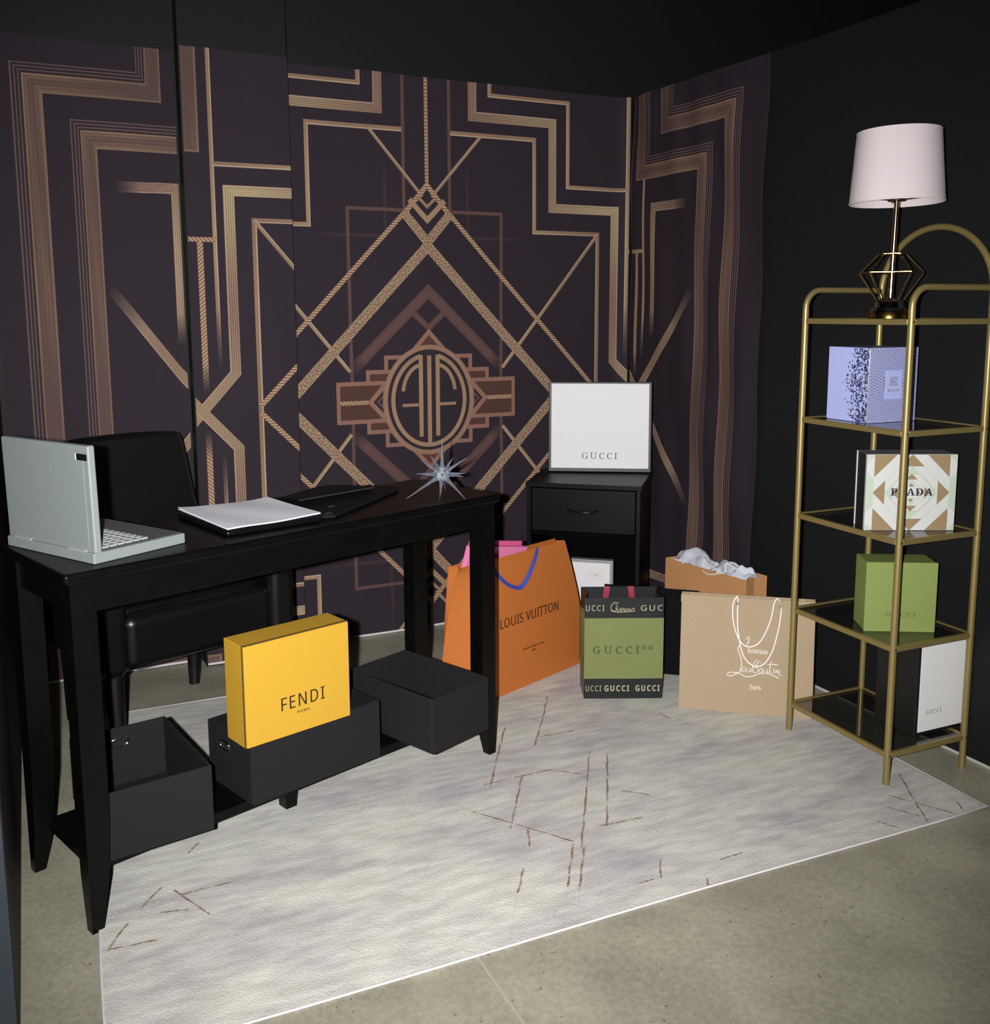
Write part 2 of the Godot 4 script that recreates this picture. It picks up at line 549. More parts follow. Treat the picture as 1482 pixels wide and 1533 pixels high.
func paint_backdrop() -> ImageTexture:
	var base := Image.create(TW, TH, false, Image.FORMAT_RGB8)
	base.fill(CLOTH)
	tex = base.get_data()
	dent.seed = 3; dent.frequency = 0.16; dent.noise_type = FastNoiseLite.TYPE_SIMPLEX; dent.fractal_octaves = 1
	# dim architecture behind
	for fl in [false, true]: stroke([V(0.175, 1.90), V(0.175, 1.60), V(0.45, 1.60)], 0.012, 4, V(0.2, 0.2), fl, 0.3)
	both([V(0.103, 1.70), V(0.326, 1.701), V(0.323, 0.953)], 0.014, 4)
	both([V(0.097, 2.215), V(0.097, 1.70)], 0.014, 4)
	# broad outer bars
	both([V(1.18, 2.215), V(1.18, 2.075), V(1.612, 2.075), V(1.612, 0.94)], 0.095, 5)
	both([V(1.008, 2.215), V(1.008, 1.905), V(1.44, 1.905), V(1.44, 0.94)], 0.093, 5)
	both([V(1.33, 1.737), V(1.092, 1.74), V(1.092, 1.19)], 0.036, 1, V(0.12, 0.15))
	# channels beside the corner
	both([V(0.922, 2.215), V(0.922, 1.10)], 0.014, 0, V(0.0, 0.2))
	both([V(1.022, 1.86), V(1.022, 1.10)], 0.013, 0, V(0.0, 0.25))
	both([V(0.918, 1.562), V(1.026, 1.562)], 0.017, 2)
	both([V(0.973, 1.555), V(0.973, 1.02)], 0.02, 2, V(0.0, 0.2))
	# stepped lines
	both([V(0.274, 2.215), V(0.274, 2.163), V(0.637, 2.163), V(0.637, 1.823), V(0.918, 1.823)], 0.016, 0)
	both([V(0.198, 2.215), V(0.198, 2.076), V(0.563, 2.076), V(0.563, 1.734), V(0.870, 1.734), V(0.870, 1.09), V(1.375, 0.512)], 0.037, 1, V(0.0, 0.08))
	both([V(0.103, 2.005), V(0.478, 2.005), V(0.478, 1.633), V(0.786, 1.633), V(0.786, 0.945)], 0.017, 0)
	both([V(0.786, 1.633), V(0.33, 1.075)], 0.014, 0)
	both([V(0.235, 2.0), V(0.02, 1.755)], 0.012, 0)
	both([V(0.097, 1.69), V(0.786, 0.965)], 0.018, 2)
	# brown chevrons
	both([V(-0.05, 1.435), V(0.33, 1.072)], 0.044, 4, V(0.0, 0.15))
	both([V(0.062, 1.300), V(-0.02, 1.225)], 0.024, 4)
	# the great diamond
	both([V(-0.05, 1.617), V(0.60, 0.94)], 0.04, 3)
	both([V(-0.02, 1.823), V(0.097, 1.687)], 0.02, 2)
	both([V(0.101, 1.695), V(-0.03, 1.545)], 0.036, 3)
	both([V(0.075, 1.742), V(-0.02, 1.645)], 0.021, 6)
	both([V(0.04, 1.755), V(-0.02, 1.698)], 0.012, 6)
	both([V(0.0, 2.215), V(0.0, 1.80)], 0.015, 2)
	# emblem
	var e := 0.953
	for r in [[0.19, 0.183], [0.266, 0.127], [0.388, 0.083]]:
		fill_poly(PackedVector2Array([V(0, e - r[1]), V(r[0], e - r[1]), V(r[0], e + r[1]), V(0, e + r[1])]), Color(0.56, 0.41, 0.36), 0.1)
		fill_poly(PackedVector2Array([V(0, e - r[1] + 0.016), V(r[0] - 0.016, e - r[1] + 0.016), V(r[0] - 0.016, e + r[1] - 0.016), V(0, e + r[1] - 0.016)]), Color(0.33, 0.225, 0.2) if r[0] > 0.2 else CLOTH, 0.25 if r[0] > 0.2 else 0.0)
	stroke([V(0.2, e), V(0.372, e)], 0.016, 2)
	fill_poly(PackedVector2Array([V(0, e + 0.287), V(0.262, e), V(0, e - 0.287)]), Color(0.57, 0.42, 0.36), 0.06)
	fill_poly(PackedVector2Array([V(0, e + 0.262), V(0.237, e), V(0, e - 0.262)]), Color(0.36, 0.23, 0.20), 0.2)
	fill_poly(PackedVector2Array([V(0.12, e + 0.12), V(0.237, e), V(0.12, e - 0.12)]), CLOTH)
	stroke([V(0.15, e + 0.07), V(0.219, e), V(0.15, e - 0.07)], 0.009, 4)
	var ell := PackedVector2Array()
	for p in arc_pts(0, e, 0.199, 0.223, -90, 90, 36): ell.append(p)
	fill_poly(ell, Color(0.57, 0.43, 0.37))
	var ell2 := PackedVector2Array()
	for p in arc_pts(0, e, 0.177, 0.204, -90, 90, 36): ell2.append(p)
	fill_poly(ell2, CLOTH)
	stroke(arc_pts(0, e, 0.188, 0.213, -90, 90, 40), 0.008, 6)
	# monogram: stems, outer ring open at the top, inner arches and cross bars
	stroke([V(0, 1.133), V(0, 0.77)], 0.017, 6)
	stroke([V(0.0365, 1.135), V(0.0365, 0.805)], 0.018, 6)
	stroke(arc_pts(0, e, 0.155, 0.183, -90, 70, 44), 0.017, 6)
	stroke(arc_pts(0.0, e, 0.155, 0.183, 68, 76, 4), 0.017, 6)
	stroke(arc_pts(0.03, 0.975, 0.083, 0.12, 8, 86, 16), 0.015, 6)
	stroke([V(0.0365, 0.935), V(0.116, 0.935)], 0.012, 6)
	var im := Image.create_from_data(TW, TH, false, Image.FORMAT_RGB8, tex)
	return ImageTexture.create_from_image(im)

func build_backdrop() -> void:
	var cloth := StandardMaterial3D.new()
	cloth.albedo_texture = paint_backdrop()
	cloth.roughness = 0.75
	cloth.metallic_specular = 0.3
	var back := thing("wall_backdrop", "dark purple cloth backdrop printed with gold art deco lines hung on back wall", "backdrop", Vector3(0, 0, 0))
	var uvw := float(TW) / TPM
	var uvh := float(TH) / TPM
	var hem := mat(rgb(205, 200, 205), 0.8)
	# right of the axis, left of the axis (both on the main wall), the pilaster, the left bay, and the return on the right wall
	var spans := [[1.463, 2.395, 0.0], [0.915, 1.463, 0.0], [0.535, 0.905, 0.093], [-0.078, 0.522, 0.2]]
	for k in 4:
		var x0: float = spans[k][0]
		var x1: float = spans[k][1]
		var sh: float = spans[k][2]
		var zz: float = [BACK_Z + 0.008, BACK_Z + 0.008, -3.606, BACK_Z + 0.008][k]
		var foot: float = [0.004, 0.004, 0.012, 0.006][k]
		var f := func(u: float, w: float) -> Vector3:
			var x := lerpf(x0, x1, u)
			var y := lerpf(foot, 2.21 - 0.004 * absf(sin(x * 5.0)), w)
			var z := zz + 0.0025 * sin(x * 11.0 + y * 0.7) * sin(y * 2.3 + x)
			if k == 2: z += 0.012 * pow(1.0 - w, 14.0) * (0.4 + 0.6 * u)
			if k == 0: z += 0.03 * pow(clampf((x - 2.33) / 0.07, 0, 1), 2.0)
			return Vector3(x, y, z)
		var uvf := func(u: float, w: float) -> Vector2:
			var p: Vector3 = f.call(u, w)
			var slack := sh
			if k == 2: slack = lerpf(0.083, 0.094, u)
			if k == 3: slack = lerpf(0.204, 0.142, clampf((p.x - 0.2) / 0.3, 0, 1))
			return Vector2(absf(p.x - 1.463 - slack) / uvw, (2.21 - p.y) / uvh)
		part(back, "cloth_panel", MB.new().sheet(f, 24, 30, 0.0012, uvf), cloth)
		var hb := MB.new()
		hb.sheet(func(u: float, w: float) -> Vector3: return f.call(u, 0.0) + Vector3(0, 0.008 * w - 0.002, 0.0018), 16, 1, 0.0016)
		part(back, "hem", hb, hem, "white hem of the cloth")
	var g := func(u: float, w: float) -> Vector3:
		var z := lerpf(BACK_Z + 0.03, -2.81 - 0.012 * (1.0 - w), u)
		var y := lerpf(0.004, 2.21 - 0.012 * u, w)
		var x := RIGHT_X - 0.012 - 0.004 * sin(z * 34.0 + sin(y * 3.0)) * sin(y * 4.1 + z * 3.0) - 0.003 * sin(y * 9.0 + z * 16.0)
		return Vector3(x, y, z + 0.004 * sin(y * 10.0 + z * 9.0))
	var uvg := func(u: float, w: float) -> Vector2:
		return Vector2((0.927 + u * 0.87) / uvw, (2.21 - lerpf(0.004, 2.21, w)) / uvh)
	part(back, "cloth_panel", MB.new().sheet(g, 40, 60, 0.0012, uvg), cloth)

# ------------------------------------------------------------------ rug
const VEINS := [[1.447, 1.141, 1.351, 0.983, 1.24, 0.816], [1.212, 0.971, 1.01, 0.632], [1.121, 0.659, 0.97, 0.414], [1.369, 0.713, 1.092, 0.26], [1.417, 0.691, 1.199, 0.32], [1.099, 0.257, 1.003, 0.108], [1.081, 0.28, 0.984, 0.129], [1.009, 0.39, 0.978, 0.318], [0.924, 0.236, 0.87, 0.155], [1.236, 0.131, 1.197, 0.072], [1.14, 0.072, 1.181, 0.074], [1.369, 0.076, 1.435, 0.081], [1.291, 0.024, 1.278, 0.004], [0.158, 0.491, 0.222, 0.364], [0.168, 0.466, 0.284, 0.47], [0.134, 0.515, 0.083, 0.446], [0.056, 0.404, 0.013, 0.325], [0.013, 0.325, 0.11, 0.319], [0.121, 0.414, 0.18, 0.402], [0.915, 0.532, 1.088, 0.292], [1.178, 0.329, 1.306, 0.32], [1.332, 0.466, 1.387, 0.416], [0.241, 0.677, 0.208, 0.638], [1.002, 0.654, 1.21, 0.658, 1.294, 0.58], [1.285, 0.865, 1.399, 0.861], [1.715, 0.869, 1.724, 0.813], [2.098, 0.232, 1.995, 0.068, 1.961, 0.006], [1.975, 0.15, 2.053, 0.012], [1.918, 0.115, 1.964, 0.032], [2.114, 0.047, 2.09, 0.012], [1.842, 0.059, 1.871, 0.011]]
const YELLOW := [[0.32, 0.719, 0.653, 0.217], [0.85, 0.561, 0.646, 0.219], [0.783, 0.894, 0.638, 0.641], [0.322, 0.355, 0.493, 0.097], [0.491, 0.327, 0.695, 0.006], [0.485, 0.07, 0.687, 0.052], [0.855, 0.665, 0.993, 0.335], [0.87, 0.155, 0.781, 0.009], [0.976, 0.12, 0.91, 0.006], [1.003, 0.108, 0.941, 0.003], [0.807, 0.724, 0.743, 0.61], [0.762, 0.167, 0.898, 0.081], [0.236, 0.224, 0.288, 0.311]]

func build_rug() -> void:
	var w := 1302
	var h := 966
	var ppm := 600.0
	var f := FastNoiseLite.new()
	f.noise_type = FastNoiseLite.TYPE_SIMPLEX_SMOOTH; f.fractal_octaves = 4
	# brushed patches: noise drawn narrow and stretched along the rug
	f.seed = 5; f.frequency = 0.0055
	var a := f.get_image(w / 2, h, false, false, false)
	a.resize(w, h, Image.INTERPOLATE_CUBIC)
	f.seed = 9; f.frequency = 0.0085; f.fractal_octaves = 5
	var b := f.get_image(w / 2, h, false, false, false)
	b.resize(w, h, Image.INTERPOLATE_CUBIC)
	f.seed = 13; f.frequency = 0.045
	var c := f.get_image(w / 4, h, false, false, false)
	c.resize(w, h, Image.INTERPOLATE_CUBIC)
	a.convert(Image.FORMAT_RGB8); b.convert(Image.FORMAT_RGB8); c.convert(Image.FORMAT_RGB8)
	var da := a.get_data()
	var db := b.get_data()
	var dc := c.get_data()
	var out := PackedByteArray()
	out.resize(w * h * 3)
	var pale := Color(0.822, 0.816, 0.78)
	var lilac := Color(0.675, 0.652, 0.685)
	var grey := Color(0.765, 0.745, 0.738)
	for k in w * h:
		var p := clampf((da[k * 3] / 255.0 - 0.44) * 3.4, 0, 1)
		var q := clampf((db[k * 3] / 255.0 - 0.5) * 3.2, 0, 1)
		var g := (dc[k * 3] / 255.0 - 0.5) * 0.17 + rng.randf_range(-0.035, 0.035)
		var col := pale.lerp(grey, clampf(p * 0.9, 0, 1)).lerp(lilac, q * 0.6)
		out[k * 3] = int(clampf(col.r + g, 0, 1) * 255.0)
		out[k * 3 + 1] = int(clampf(col.g + g, 0, 1) * 255.0)
		out[k * 3 + 2] = int(clampf(col.b + g, 0, 1) * 255.0)
	var im := Image.create_from_data(w, h, false, Image.FORMAT_RGB8, out)
	for set in [[YELLOW, Color(0.72, 0.68, 0.5), 0.75, 0.7], [VEINS, Color(0.50, 0.38, 0.29), 1.15, 0.68]]:
		for vein in set[0]:
			var pts := []
			for k in range(0, vein.size(), 2): pts.append(Vector2(vein[k] * ppm, h - vein[k + 1] * ppm))
			for k in pts.size() - 1:
				var n := int(pts[k].distance_to(pts[k + 1])) + 1
				var nx := rng.randf() * 10.0
				for j in n * 2:
					var tt := j / (n * 2.0)
					var p: Vector2 = pts[k].lerp(pts[k + 1], tt) + Vector2(sin(tt * n * 0.13 + nx), cos(tt * n * 0.1 + nx)) * 0.5
					var wd: float = set[2] * (0.75 + 0.5 * absf(sin(tt * 9.0 + nx)))
					var al: float = set[3] * (0.35 + 0.65 * absf(cos(tt * 4.0 + nx * 1.7)))
					for oy in range(-3, 4):
						for ox in range(-3, 4):
							if Vector2(ox, oy).length() > wd: continue
							var x := int(p.x) + ox
							var y := int(p.y) + oy
							if x < 0 or y < 0 or x >= w or y >= h: continue
							im.set_pixel(x, y, im.get_pixel(x, y).lerp(set[1], al * 0.5))
	var m := StandardMaterial3D.new()
	m.albedo_texture = ImageTexture.create_from_image(im)
	m.roughness = 0.9
	m.metallic_specular = 0.2
	m.rim_enabled = true
	m.rim = 0.15
	var nm := noise_image(1024, 0.2, 31, 3)
	nm.bump_map_to_normal_map(0.5)
	m.normal_enabled = true
	m.normal_texture = ImageTexture.create_from_image(nm)
	var t := thing("area_rug", "pale grey and lilac marbled area rug with thin brown veins under the table", "rug", Vector3(0.05, 0, -1.69), -1.5)
	var sheet := func(u: float, v: float) -> Vector3:
		var x := u * 2.17
		var z := -v * 1.61
		var edge := minf(minf(u, 1.0 - u) * 2.17, minf(v, 1.0 - v) * 1.61)
		return Vector3(x + 0.003 * sin(z * 9.0) * (1.0 - u), 0.0065 * clampf(edge / 0.006, 0.55, 1.0) + 0.0004 * sin(x * 14.0 + z * 5.0) * sin(z * 11.0), z + 0.003 * sin(x * 4.0))
	part(t, "pile", MB.new().sheet(sheet, 120, 90, 0.005), m)
	# pale bound edge all round
	var bm := mat(rgb(228, 222, 228), 0.8)
	var bind := MB.new()
	var loop := []
	for e in 4:
		for k in 12:
			var q := k / 12.0
			var uv: Vector2 = [Vector2(q, 0), Vector2(1, q), Vector2(1 - q, 1), Vector2(0, 1 - q)][e]
			var p: Vector3 = sheet.call(uv.x, uv.y)
			loop.append(Vector3(p.x, 0.0026, p.z))
	bind.tube(loop, 0.0026, 6, true)
	part(t, "bound_edge", bind, bm, "white bound edge")

# ------------------------------------------------------------------ console table
const DESK_AT := Vector3(0.038, 0.0, -2.074)
const DESK_TURN := 19.2
var black_wood: StandardMaterial3D

func desk(along: float, y: float, depth: float) -> Vector3:
	return DESK_AT + Basis(Vector3.UP, deg_to_rad(DESK_TURN)) * Vector3(along, y, -depth)

func leg_shape(b: MB, x: float, z: float, sx: float, sz: float, y1: float, y0: float) -> void:
	# square leg: straight above, inner faces tapering towards the foot; sx, sz point to the outside
	var prof := [[y1, 0.052], [0.26, 0.052], [0.12, 0.044], [y0, 0.026]]
	for k in 3:
		var ring := []
		for e in 2:
			var y: float = prof[k + e][0]
			var w: float = prof[k + e][1]
			var x0 := x - (w if sx > 0 else 0.0)
			var z0 := z - (w if sz > 0 else 0.0)
			ring.append([Vector3(x0, y, z0), Vector3(x0 + w, y, z0), Vector3(x0 + w, y, z0 + w), Vector3(x0, y, z0 + w)])
		for q in 4:
			var q2 := (q + 1) % 4
			var out: Vector3 = [Vector3(0, 0, -1), Vector3(1, 0, 0), Vector3(0, 0, 1), Vector3(-1, 0, 0)][q]
			b.quad(ring[0][q], ring[0][q2], ring[1][q2], ring[1][q], out)
		if k == 0: b.quad(ring[0][0], ring[0][1], ring[0][2], ring[0][3], Vector3.UP)
		if k == 2: b.quad(ring[1][0], ring[1][1], ring[1][2], ring[1][3], Vector3.DOWN)

func build_console() -> void:
	black_wood = grain_material(rgb(8, 8, 8), 0.36, 2.0, 0.12, 0.03, 41, 0.28, 0.2)
	var t := thing("console_table", "long black wooden console table with lower shelf and tapered legs", "table", DESK_AT, DESK_TURN)
	part(t, "table_top", MB.new().rbox(Vector3(0.616, 0.777, -0.189), Vector3(1.232, 0.024, 0.378), 0.008, 3), black_wood)
	part(t, "apron", MB.new().rbox(Vector3(0.616, 0.731, -0.029), Vector3(1.12, 0.068, 0.02), 0.002), black_wood)
	part(t, "apron", MB.new().rbox(Vector3(0.616, 0.731, -0.349), Vector3(1.12, 0.068, 0.02), 0.002), black_wood)
	part(t, "apron", MB.new().rbox(Vector3(0.032, 0.731, -0.189), Vector3(0.02, 0.068, 0.27), 0.002), black_wood)
	part(t, "apron", MB.new().rbox(Vector3(1.2, 0.731, -0.189), Vector3(0.02, 0.068, 0.27), 0.002), black_wood)
	for sx in [-1.0, 1.0]:
		for sz in [1.0, -1.0]:
			var b := MB.new()
			leg_shape(b, 0.014 if sx < 0 else 1.218, -0.012 if sz > 0 else -0.366, sx, sz, 0.7655, 0.0 if sx < 0 else 0.0072)
			part(t, "leg", b, black_wood)
	part(t, "lower_shelf", MB.new().rbox(Vector3(0.616, 0.1125, -0.207), Vector3(1.136, 0.025, 0.262), 0.003, 1), black_wood)
	var cf := MB.new()
	cf.prism(PackedVector2Array([V(-0.022, 0.1), V(0.022, 0.1), V(0.016, 0.0075), V(-0.016, 0.0075)]), -0.2, -0.16, 0.002, Transform3D(Basis.IDENTITY, Vector3(0.606, 0, 0)))
	part(t, "centre_foot", cf, black_wood)

# ------------------------------------------------------------------ armchair
func build_armchair() -> void:
	var lm := grain_material(rgb(13, 13, 14), 0.34, 6.0, 0.5, 0.11, 52, 0.5, 0.12)
	var wood := mat(rgb(10, 10, 10), 0.4)
	var t := thing("armchair", "black leather armchair with sloping arms behind the console table", "armchair", Vector3(0.345, 0, -3.175), 20.0)
	part(t, "seat", MB.new().rbox(Vector3(0, 0.425, -0.01), Vector3(0.48, 0.09, 0.42), 0.04, 4), lm)
	part(t, "front_panel", MB.new().rbox(Vector3(0, 0.368, 0.212), Vector3(0.485, 0.168, 0.07), 0.034, 4), lm)
	# back: outline narrowing upwards, leaning
	var o := PackedVector2Array()
	for p in smooth_path([V(-0.275, 0.30), V(-0.275, 0.50), V(-0.238, 0.68), V(-0.218, 0.84), V(-0.205, 0.895), V(-0.165, 0.912), V(0, 0.918), V(0.165, 0.912), V(0.205, 0.895), V(0.218, 0.84), V(0.238, 0.68), V(0.275, 0.50), V(0.275, 0.30)], 3): o.append(p)
	var lean := Transform3D(Basis(Vector3.RIGHT, deg_to_rad(-6.0)), Vector3(0, -0.0, -0.165))
	part(t, "backrest", MB.new().prism(o, -0.05, 0.04, 0.018, lean), lm)
	for s in [-1.0, 1.0]:
		var prof := PackedVector2Array()
		for p in smooth_path([V(-0.25, 0.285), V(-0.25, 0.58), V(-0.12, 0.60), V(0.1, 0.575), V(0.215, 0.545), V(0.245, 0.50), V(0.25, 0.285)], 3): prof.append(p)
		# side profile (z, y) turned to run along z
		var xf := Transform3D(Basis(Vector3(0, 0, 1), Vector3.UP, Vector3(-1, 0, 0)), Vector3(s * 0.278, 0, 0))
		var arm := MB.new().prism(prof, -0.038, 0.038, 0.024, xf)
		arm.rbox(Vector3(s * 0.278, 0.405, 0.225), Vector3(0.094, 0.25, 0.07), 0.034, 4)
		part(t, "arm", arm, lm)
	for q in [[-0.268, 0.205], [0.268, 0.205], [-0.215, -0.225], [0.215, -0.225]]:
		var lg := MB.new()
		lg.tube([Vector3(q[0], 0.32, q[1]), Vector3(q[0], 0.0072 if q[1] > 0 else 0.0, q[1] * 1.06)], 0.032, 16, false, 0.019)
		part(t, "leg", lg, wood)

# ------------------------------------------------------------------ cabinet in the corner
func build_cabinet() -> void:
	var wood := grain_material(rgb(6, 6, 6), 0.42, 3.0, 0.1, 0.2, 61, 0.3, 0.25)
	var inner := mat(rgb(9, 9, 10), 0.7, 0.0, 0.08)
	# origin: front left foot; x along the front, -z into the corner
	var t := thing("nightstand", "black nightstand with one drawer and open compartment standing in the corner", "cabinet", Vector3(1.707, 0.0068, -3.294), -40.2)
	part(t, "top", MB.new().rbox(Vector3(0.218, 0.641, -0.18), Vector3(0.446, 0.018, 0.372), 0.002, 1), wood)
	for x in [0.008, 0.428]: part(t, "side_panel", MB.new().rbox(Vector3(x, 0.316, -0.18), Vector3(0.016, 0.632, 0.36), 0.0015), wood)
	part(t, "back_panel", MB.new().rbox(Vector3(0.218, 0.316, -0.355), Vector3(0.404, 0.632, 0.008), 0.001), inner)
	part(t, "base", MB.new().rbox(Vector3(0.218, 0.045, -0.18), Vector3(0.404, 0.016, 0.34), 0.0015), wood)
	part(t, "divider", MB.new().rbox(Vector3(0.218, 0.452, -0.18), Vector3(0.404, 0.012, 0.34), 0.001), inner)
	var d := part(t, "drawer", MB.new().rbox(Vector3(0.218, 0.545, -0.009), Vector3(0.398, 0.166, 0.018), 0.002, 1), wood)
	var hp := []
	for k in 13:
		var q := k / 12.0
		hp.append(Vector3(0.16 + 0.116 * q, 0.548 - 0.004 * sin(q * PI), 0.0 + 0.022 * pow(sin(q * PI), 0.6)))
	part(d, "handle", MB.new().tube(hp, 0.0042, 8), mat(rgb(34, 32, 32), 0.28, 0.6))
	# box with a silver frame and gold sprigs inside the open compartment
	var xb := Basis(Vector3.UP, deg_to_rad(-40.2))
	var bt := thing("framed_gift_box", "white box with silver frame and fine gold sprig lines inside the nightstand", "box", t.position + xb * Vector3(0.196, 0.053, -0.09), -40.2)
	part(bt, "frame", MB.new().rbox(Vector3(0, 0.1425, 0), Vector3(0.26, 0.285, 0.03), 0.002), mat(rgb(160, 160, 164), 0.4, 0.3))
	part(bt, "face", MB.new().rbox(Vector3(-0.0, 0.1425, 0.0152), Vector3(0.236, 0.261, 0.002), 0.0005), mat(rgb(226, 222, 226), 0.6))
	for j in 4:
		var sp := MB.new()
		var c := Vector2([0.062, -0.05, -0.07, 0.06][j], [0.225, 0.205, 0.08, 0.06][j])
		for k in 14:
			var a := TAU * k / 14.0 + 0.2
			var l := 0.03 + 0.018 * fposmod(k * 0.618, 1.0)
			ribbon(sp, [c, c + Vector2(cos(a) * l * 1.15, sin(a) * l * 0.8)], 0.0008, 0.0164)
		part(bt, "gold_sprig", sp, mat(rgb(196, 178, 138), 0.5, 0.2))
	# big white lid box on top, leaning back a little
	var g := thing("white_gift_box", "large flat white box with black rim standing on the nightstand", "box", Vector3(2.068, 0.6600, -3.352), -31.5)
	var lean := Transform3D(Basis(Vector3.RIGHT, deg_to_rad(-3.0)), Vector3.ZERO)
	part(g, "body", MB.new().rbox(Vector3(0, 0.1825, -0.022), Vector3(0.414, 0.365, 0.044), 0.003, 1, lean), mat(rgb(52, 54, 55), 0.5))
	part(g, "face", MB.new().rbox(Vector3(0, 0.1865, 0.0003), Vector3(0.392, 0.342, 0.002), 0.0005, 1, lean), mat(rgb(228, 225, 228), 0.55))
	lettering(g, "GUCCI", "Droid Serif", lean * Vector3(0.0, 0.066, 0.0014), 0.142, 0.026, mat(rgb(58, 58, 62), 0.5), 0, 12, 400, -3.0)

# ------------------------------------------------------------------ gold shelf
const SHELF_AT := Vector3(2.219, 0.0, -2.027)
const TIERS := [1.275, 0.983, 0.691, 0.395, 0.092]

func build_etagere() -> void:
	var gold := mat(rgb(152, 134, 84), 0.42, 0.5)
	var t := thing("gold_shelf_unit", "tall gold metal shelf unit with glass shelves and arched back rail", "shelf", SHELF_AT, -1.75)
	var hx := 0.145
	var hz := 0.198
	var pr := 0.0095
	for s in [[-1, 1], [-1, -1], [1, 1], [1, -1]]:
		part(t, "post", MB.new().tube([Vector3(s[0] * hx, 0.0074 if s[0] < 0 else 0.0, s[1] * hz), Vector3(s[0] * hx, 1.31, s[1] * hz)], pr, 14), gold)
	# rounded handrails over the two short ends
	for sz in [-1.0, 1.0]:
		var p := [Vector3(-hx, 1.31, sz * hz)]
		for k in 9:
			var a := PI - k / 8.0 * PI / 2.0
			p.append(Vector3(-hx + 0.052 + 0.052 * cos(a), 1.313 + 0.052 * sin(a), sz * hz))
		p.append(Vector3(hx, 1.365, sz * hz))
		part(t, "end_rail", MB.new().tube(p, 0.0088, 12), gold)
	# arch along the back (wall) side
	var ar := []
	ar.append(Vector3(hx, 1.31, -hz))
	for k in 25:
		var a := PI - k / 24.0 * PI
		ar.append(Vector3(hx, 1.355 + 0.185 * sin(a), hz * cos(a)))
	ar.append(Vector3(hx, 1.31, hz))
	part(t, "back_arch", MB.new().tube(ar, 0.0095, 12), gold)
	var glass := StandardMaterial3D.new()
	glass.albedo_color = Color(0.10, 0.115, 0.105, 0.42)
	glass.transparency = BaseMaterial3D.TRANSPARENCY_ALPHA
	glass.roughness = 0.03
	for y in TIERS:
		for sx in [-1.0, 1.0]: part(t, "shelf_rail", MB.new().rbox(Vector3(sx * hx, y, 0), Vector3(0.013, 0.016, hz * 2.0 - 0.014), 0.003, 2), gold)
		for sz in [-1.0, 1.0]: part(t, "shelf_rail", MB.new().rbox(Vector3(0, y, sz * hz), Vector3(hx * 2.0 - 0.014, 0.016, 0.013), 0.003, 2), gold)
		part(t, "glass_shelf", MB.new().rbox(Vector3(0, y + 0.003, 0), Vector3(hx * 2.0 - 0.014, 0.005, hz * 2.0 - 0.014), 0.001), glass, "smoked glass shelf")
		for s in [[-1, 1], [1, 1]]:
			var b := MB.new()
			b.lathe([V(0, 0.004), V(0.003, 0.003), V(0.0042, 0.0)], 10, Vector3.ZERO, Transform3D(Basis(Vector3.RIGHT, PI / 2), Vector3(s[0] * hx, y, hz + pr * 0.85)))
			part(t, "bolt", b, mat(rgb(150, 140, 120), 0.25, 0.9))

# ------------------------------------------------------------------ fabric bins and the yellow box on the lower shelf
func fabric_bin(label: String, at: Vector3, turn: float, w: float, d: float, h: float, open: bool, m: Material) -> Node3D:
	var t := thing("fabric_bin", label, "storage bin", at, turn, "dark grey fabric bins on the lower shelf")
	var th := 0.006
	for s in [[0, 1], [0, -1], [1, 0], [-1, 0]]:
		var front: bool = s[0] == 0
		var c := Vector3(s[0] * (w * 0.5 - th * 0.5), h * 0.5, s[1] * (d * 0.5 - th * 0.5))
		var sz := Vector3(w - (0.0 if front else 0.0), h, th) if front else Vector3(th, h, d - th * 2.0)
		part(t, "wall", MB.new().rbox(c, sz, 0.0025, 2), m)
	if open: part(t, "bottom", MB.new().rbox(Vector3(0, 0.004, 0), Vector3(w - th * 2, 0.006, d - th * 2), 0.001), m)
	else: part(t, "bottom", MB.new().rbox(Vector3(0, h - 0.0035, 0), Vector3(w - th * 2, 0.007, d - th * 2), 0.001), m)
	return t

func grommet(t: Node3D, xf: Transform3D) -> void:
	# rounded steel frame round a hand hole
	var p := []
	for k in 20:
		var a := TAU * k / 20.0
		var q := Vector2(signf(cos(a)) * pow(absf(cos(a)), 0.7) * 0.021, signf(sin(a)) * pow(absf(sin(a)), 0.7) * 0.0105)
		p.append(xf * Vector3(q.x, q.y, 0.0015))
	part(t, "hand_hole_rim", MB.new().tube(p, 0.0026, 8, true), mat(rgb(200, 200, 205), 0.18, 1.0), "steel rim of the hand hole")
	part(t, "hand_hole", MB.new().rbox(Vector3(0, 0, 0.0006), Vector3(0.036, 0.016, 0.0012), 0.0004, 1, xf), mat(rgb(8, 8, 9), 0.9))

